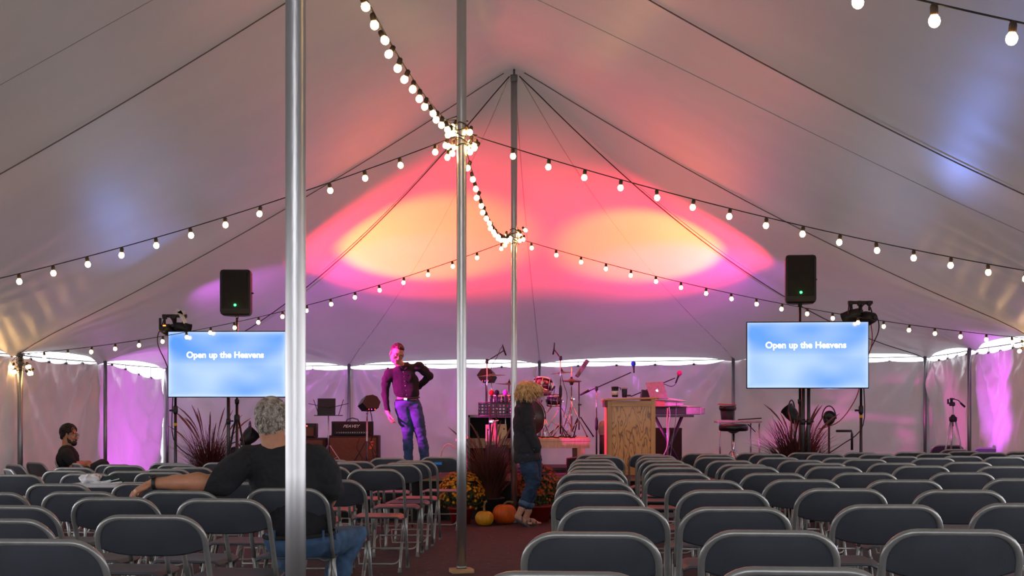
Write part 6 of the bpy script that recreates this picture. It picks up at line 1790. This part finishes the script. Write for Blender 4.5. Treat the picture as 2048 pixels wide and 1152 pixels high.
# --- grey-haired man seated in the foreground, arm along the chair backs
def seated_man():
    co, qc = chair_at[(571, 974.5)]
    d0 = qc.y-.235                      # depth of his chair's back rail
    A = lambda px, py, dy=0.0: at(px, py, d0+dy)
    zs = qc.z+.45
    t = thing('person', 'grey-haired man in black T-shirt sitting, arm along the chair backs', 'person', Vector((qc.x, qc.y, qc.z)))
    b = S(); Rh = M3(('X', 4), ('Z', 180), ('Y', 2)); hc = A(543, 842, .16)
    P = head_shape(b, hc, Rh, 1.04)
    nk = A(551, 893, .14)
    b.cap(P(0, .028, -.05), nk, .062, .070, .03); b.cap(P(0, -.01, -.08), nk, .050, .060, .03)
    sL, sR = A(497, 921, .13), A(636, 917, .14)
    el, wr = A(424, 968, .02), A(308, 966, .0)
    b.cap(A(512, 920, .13), A(622, 920, .14), .05, .05, .04)
    b.ell(A(572, 960, .15), (.20, .105, .18), None, .06); b.ell(Vector((A(580, 0).x+.01, d0+.19, zs+.17)), (.165, .11, .18), None, .05); b.ell(Vector((A(590, 0).x, d0+.2, zs+.07)), (.155, .11, .05), None, .03)
    b.chain([sL, A(462, 946, .07), el], [.066, .056, .046], .02)
    b.chain([el, A(395, 964, .01), A(350, 965, .0), wr], [.047, .050, .038, .0285], .02)
    hand_shape(b, A(303, 967, .0), (-.9, -.10, -.42), (.25, .25, -1), (0, 1, -.1), (.35, .45, .55, .65), 1.02, .10, .5)
    elR = A(664, 985, .17); wrR = A(640, 1020, .40)
    b.chain([sR, A(654, 950, .16), elR, A(655, 1000, .28), wrR], [.066, .056, .045, .042, .030], .02)
    hand_shape(b, wrR, (-.4, .8, -.3), (0, 0, -1), (-1, 0, 0), (.35, .4, .45, .5), 1.0)
    kL = Vector((A(540, 0).x, d0+.64, zs+.08)); kR = Vector((A(655, 0).x+.06, d0+.62, zs+.07))
    hL = Vector((A(560, 0).x, d0+.22, zs+.07)); hR = Vector((A(618, 0).x, d0+.22, zs+.07))
    aL = Vector((kL.x+.02, d0+.60, qc.z+.10)); aR = Vector((kR.x-.14, d0+.52, qc.z+.10))
    b.chain([hL, kL, aL], [.05, .04, .03], .02); b.chain([hR, kR, aR], [.05, .04, .03], .02)
    part('body', b.mesh(.005), M_skin2, t)
    s = S()
    s.cap(A(505, 915, .13), A(628, 914, .14), .064, .064, .05); s.cap(A(552, 898, .14), A(500, 918, .13), .066, .060, .03); s.cap(A(562, 898, .14), A(630, 914, .14), .066, .062, .03)
    s.ell(A(570, 945, .15), (.215, .115, .15), None, .06); s.ell(A(578, 985, .16), (.200, .125, .16), None, .06)
    s.ell(Vector((A(588, 0).x, d0+.18, zs+.19)), (.198, .15, .15), None, .05)
    s.chain([A(494, 920, .13), A(468, 940, .08), A(430, 961, .03), A(415, 966, .02)], [.080, .078, .071, .068], .03)
    s.cap(A(470, 955, .09), A(455, 972, .05), .05, .045, .04)
    s.chain([A(636, 918, .14), A(655, 948, .16), A(663, 975, .17)], [.080, .075, .072], .03)
    s.clip(A(418, 966, .03), (-1, 0, .42), .004); s.clip(Vector((A(588, 0).x, d0, zs+.105)), (0, -.12, -1), .006); s.clip(A(552, 885, .14), (-.05, -.35, 1), .004)
    s.clip(A(662, 984, .17), (.15, .3, -1), .004) if False else None
    part('t_shirt', s.mesh(.005, [(.010, (7, 7, 9)), (.006, (20, 20, 14)), (.003, 45)]), M_blackcloth, t)
    j = S()
    j.ell(Vector((A(590, 0).x, d0+.20, zs+.075)), (.198, .155, .095), None, .05)
    j.chain([hL+Vector((0, 0, .01)), hL.lerp(kL, .5), kL, kL.lerp(aL, .5), aL], [.105, .098, .078, .066, .062], .03)
    j.chain([hR+Vector((.02, 0, .01)), hR.lerp(kR, .5), kR, kR.lerp(aR, .5), aR], [.110, .104, .082, .068, .064], .03)
    j.clip(Vector((0, 0, zs+.118)), (0, 0, 1)); j.clip(Vector((0, 0, zs-.0)), (0, 0, -1)) if False else None
    part('jeans', j.mesh(.0055, [(.008, (10, 14, 16)), (.004, (28, 28, 40))]), M_jean2, t)
    bel = MB(); cb = Vector((A(590, 0).x, d0+.195, zs+.11))
    bo = part('belt', bel.tube([cb+Vector((.199*math.cos(a), .158*math.sin(a), .012*math.cos(a)+.01*math.sin(a))) for a in [2*math.pi*k/40 for k in range(40)]], .012, 7, closed=True), M_blackcloth, t)
    for a in (-2.2, -1.57, -.8, -.2): part('belt_loop', MB().box(cb+Vector((.206*math.cos(a), .167*math.sin(a), 0)), (.014, .008, .06), RZ(a+1.57), .002), M_jean2, bo)
    wt = MB(); wc = A(309, 966, .0)
    wo = part('wrist_watch', wt.lathe([(.033, -.011), (.036, -.010), (.036, .010), (.033, .011)], wc, (wr-A(350, 965, 0)), 24, cap=False), M_black, t)
    part('watch_face', MB().lathe([(.021, 0), (.022, .006), (.017, .010), (0, .010)], wc+Vector((-.004, -.012, .032)), (-.1, -.35, 1), 20), M_black, wo)
    for (x, an) in ((aL, 0), (aR, .02)):
        f = S(); f.chain([x+Vector((0, -.03, -.04)), x+Vector((an, .09, -.045)), x+Vector((an*2, .18, -.055))], [.046, .043, .034], .02); f.clip(Vector((0, 0, qc.z+.003)), (0, 0, -1))
        part('shoe', f.mesh(.007), M_belt, t)
    hm = mat('curly_grey_hair', (.13, .10, .075), .5, vary=.3, scale=40, col2=(.60, .52, .44))
    hs = S(); hs.ell(P(0, .024, .038), (.084, .095, .092), Rh, .01); hs.ell(P(0, .060, -.020), (.068, .046, .062), Rh, .03)
    hs.clip(P(0, -.03, -.01), Rh @ Vector((0, -1, -.6)), .01)
    hb = hs.mesh(.004, [(.006, 45), (.004, 90)])
    for (zc_, ra, n_, L_) in ((.034, (.084, .098, .092), 520, .05), (-.004, (.078, .102, .090), 240, .035)):
        hl = hair_locks(P(0, .020, zc_), Rh, ra, n_, lambda u: u.z > -.80 and u.y > -.55+(.5 if u.z < .1 else -.3), L_, .0036, 6+n_, .55, .75, .010, 7)
        hb.add(hl.v, hl.f, True)
    part('hair', hb, hm, t)
    bd = S(); bd.ell(P(0, -.045, -.078), (.058, .045, .040), Rh, .01); bd.ell(P(-.056, -.02, -.05), (.014, .028, .04), Rh, .02); bd.ell(P(.056, -.02, -.05), (.014, .028, .04), Rh, .02)
    part('beard', bd.mesh(.005, [(.004, 80)]), mat('pale_grey_beard', (.45, .42, .38), .7), t)
    face_bits(t, P, Rh, 1.04, False, hm)
seated_man()

# --- dark-haired man in glasses by the left wall, arms crossed, seen in profile
def side_man():
    d = 18.4
    A = lambda px, py, dy=0.0: at(px, py, d+dy)
    g = gz(A(150, 0).x, d); zs = g+.45
    t = thing('person', 'dark-haired bearded man in glasses sitting with arms crossed at left', 'person', Vector((A(150, 0).x, d, g)))
    b = S(); Rh = M3(('X', 6), ('Z', 82)); hc = A(139, 870)
    P = head_shape(b, hc, Rh, 1.0)
    b.cap(P(0, .03, -.05), A(132, 899), .052, .052, .03); b.cap(P(0, -.005, -.08), A(134, 899), .046, .048, .03)
    b.cap(A(134, 912, -.15), A(134, 912, .15), .05, .05, .03); b.ell(A(137, 918), (.11, .16, .14), None, .03)
    hp = Vector((A(140, 0).x, d, zs+.08)); b.ell(Vector((hp.x, d, zs+.14)), (.12, .16, .16), None, .05)
    for (sy, e_) in ((-1, 0), (1, 3)):
        el = A(146+e_, 931, sy*.20); b.chain([A(134, 910, sy*.19), el], [.058, .045], .02)
        b.chain([el, A(163, 929+e_, sy*.04), A(178, 926+e_, -sy*.06)], [.046, .044, .030], .02)
        hand_shape(b, A(177, 927+e_, -sy*.06), (.75, -sy*.65, -.25), (-.2, 0, -1), (.3, sy*.8, 0), (.9, .95, 1.0, 1.0), .95, .03, .8)
    kN = Vector((A(209, 0).x, d-.10, A(0, 931).z)); kF = Vector((A(218, 0).x, d+.12, zs+.07))
    aN = Vector((kN.x-.18, d+.02, zs+.03)); aF = Vector((kF.x+.02, d+.12, g+.09))
    b.chain([hp, kN], [.08, .055], .03); b.chain([hp, kF, aF], [.08, .055, .04], .03)
    part('body', b.mesh(.006), M_skin2, t)
    s = S(); s.cap(A(133, 908, -.14), A(133, 908, .14), .072, .072, .05); s.ell(A(136, 920), (.135, .185, .17), None, .05); s.ell(Vector((hp.x, d, zs+.14)), (.135, .175, .17), None, .05)
    s.cap(A(130, 902, -.07), A(130, 902, .07), .066, .066, .04); s.cap(A(136, 905, -.05), A(136, 905, .05), .070, .070, .04)
    for sy in (-1, 1): s.cap(A(134, 911, sy*.19), A(142, 924, sy*.20), .070, .062, .03)
    part('t_shirt', s.mesh(.006, [(.008, 12), (.005, 28)]), M_blackcloth, t)
    j = S(); j.ell(Vector((hp.x, d, zs+.07)), (.14, .17, .10), None, .04); j.chain([hp, kN], [.105, .080], .03)
    j.chain([kN, kN+Vector((.02, .03, -.1)), aN+Vector((.1, .1, -.05))], [.078, .07, .06], .03); j.chain([hp+Vector((0, .08, 0)), kF, aF], [.10, .075, .060], .03)
    part('trousers', j.mesh(.006, [(.006, 14)]), mat('black_trousers', (.02, .018, .024), .9), t)
    for x in (aF, aN+Vector((.12, .12, -.06))):
        f = S(); f.chain([x+Vector((-.02, 0, -.03)), x+Vector((.14, 0, -.045))], [.046, .036], .02); f.clip(Vector((0, 0, g+.003)), (0, 0, -1))
        part('shoe', f.mesh(.007), M_belt, t)
    hm = mat('black_curly_hair', (.016, .011, .010), .5, vary=.3, scale=60)
    hs = S(); hs.ell(P(0, .028, .045), (.088, .092, .088), Rh, .01); hs.ell(P(0, .07, -.01), (.066, .04, .06), Rh, .03); hs.clip(P(0, -.035, .04), Rh @ Vector((0, -1, -.5)), .01)
    hb = hs.mesh(.005, [(.010, 45)])
    hl = hair_locks(P(0, .020, .040), Rh, (.088, .098, .094), 300, lambda u: u.z > -.6 and u.y > -.55+(.5 if u.z < .1 else -.35), .04, .0045, 8, .2, .9, .014, 6)
    hb.add(hl.v, hl.f, True); part('hair', hb, hm, t)
    bd = S(); bd.ell(P(0, -.060, -.084), (.046, .040, .034), Rh, .01); bd.cap(P(-.022, -.094, -.052), P(.022, -.094, -.052), .007, .007, .01)
    bd.chain([P(-.060, .0, -.03), P(-.052, -.03, -.075), P(0, -.07, -.10), P(.052, -.03, -.075), P(.060, .0, -.03)], [.010, .018, .024, .018, .010], .02)
    part('beard', bd.mesh(.005, [(.004, 80)]), hm, t)
    face_bits(t, P, Rh, 1.0, True, hm)
side_man()
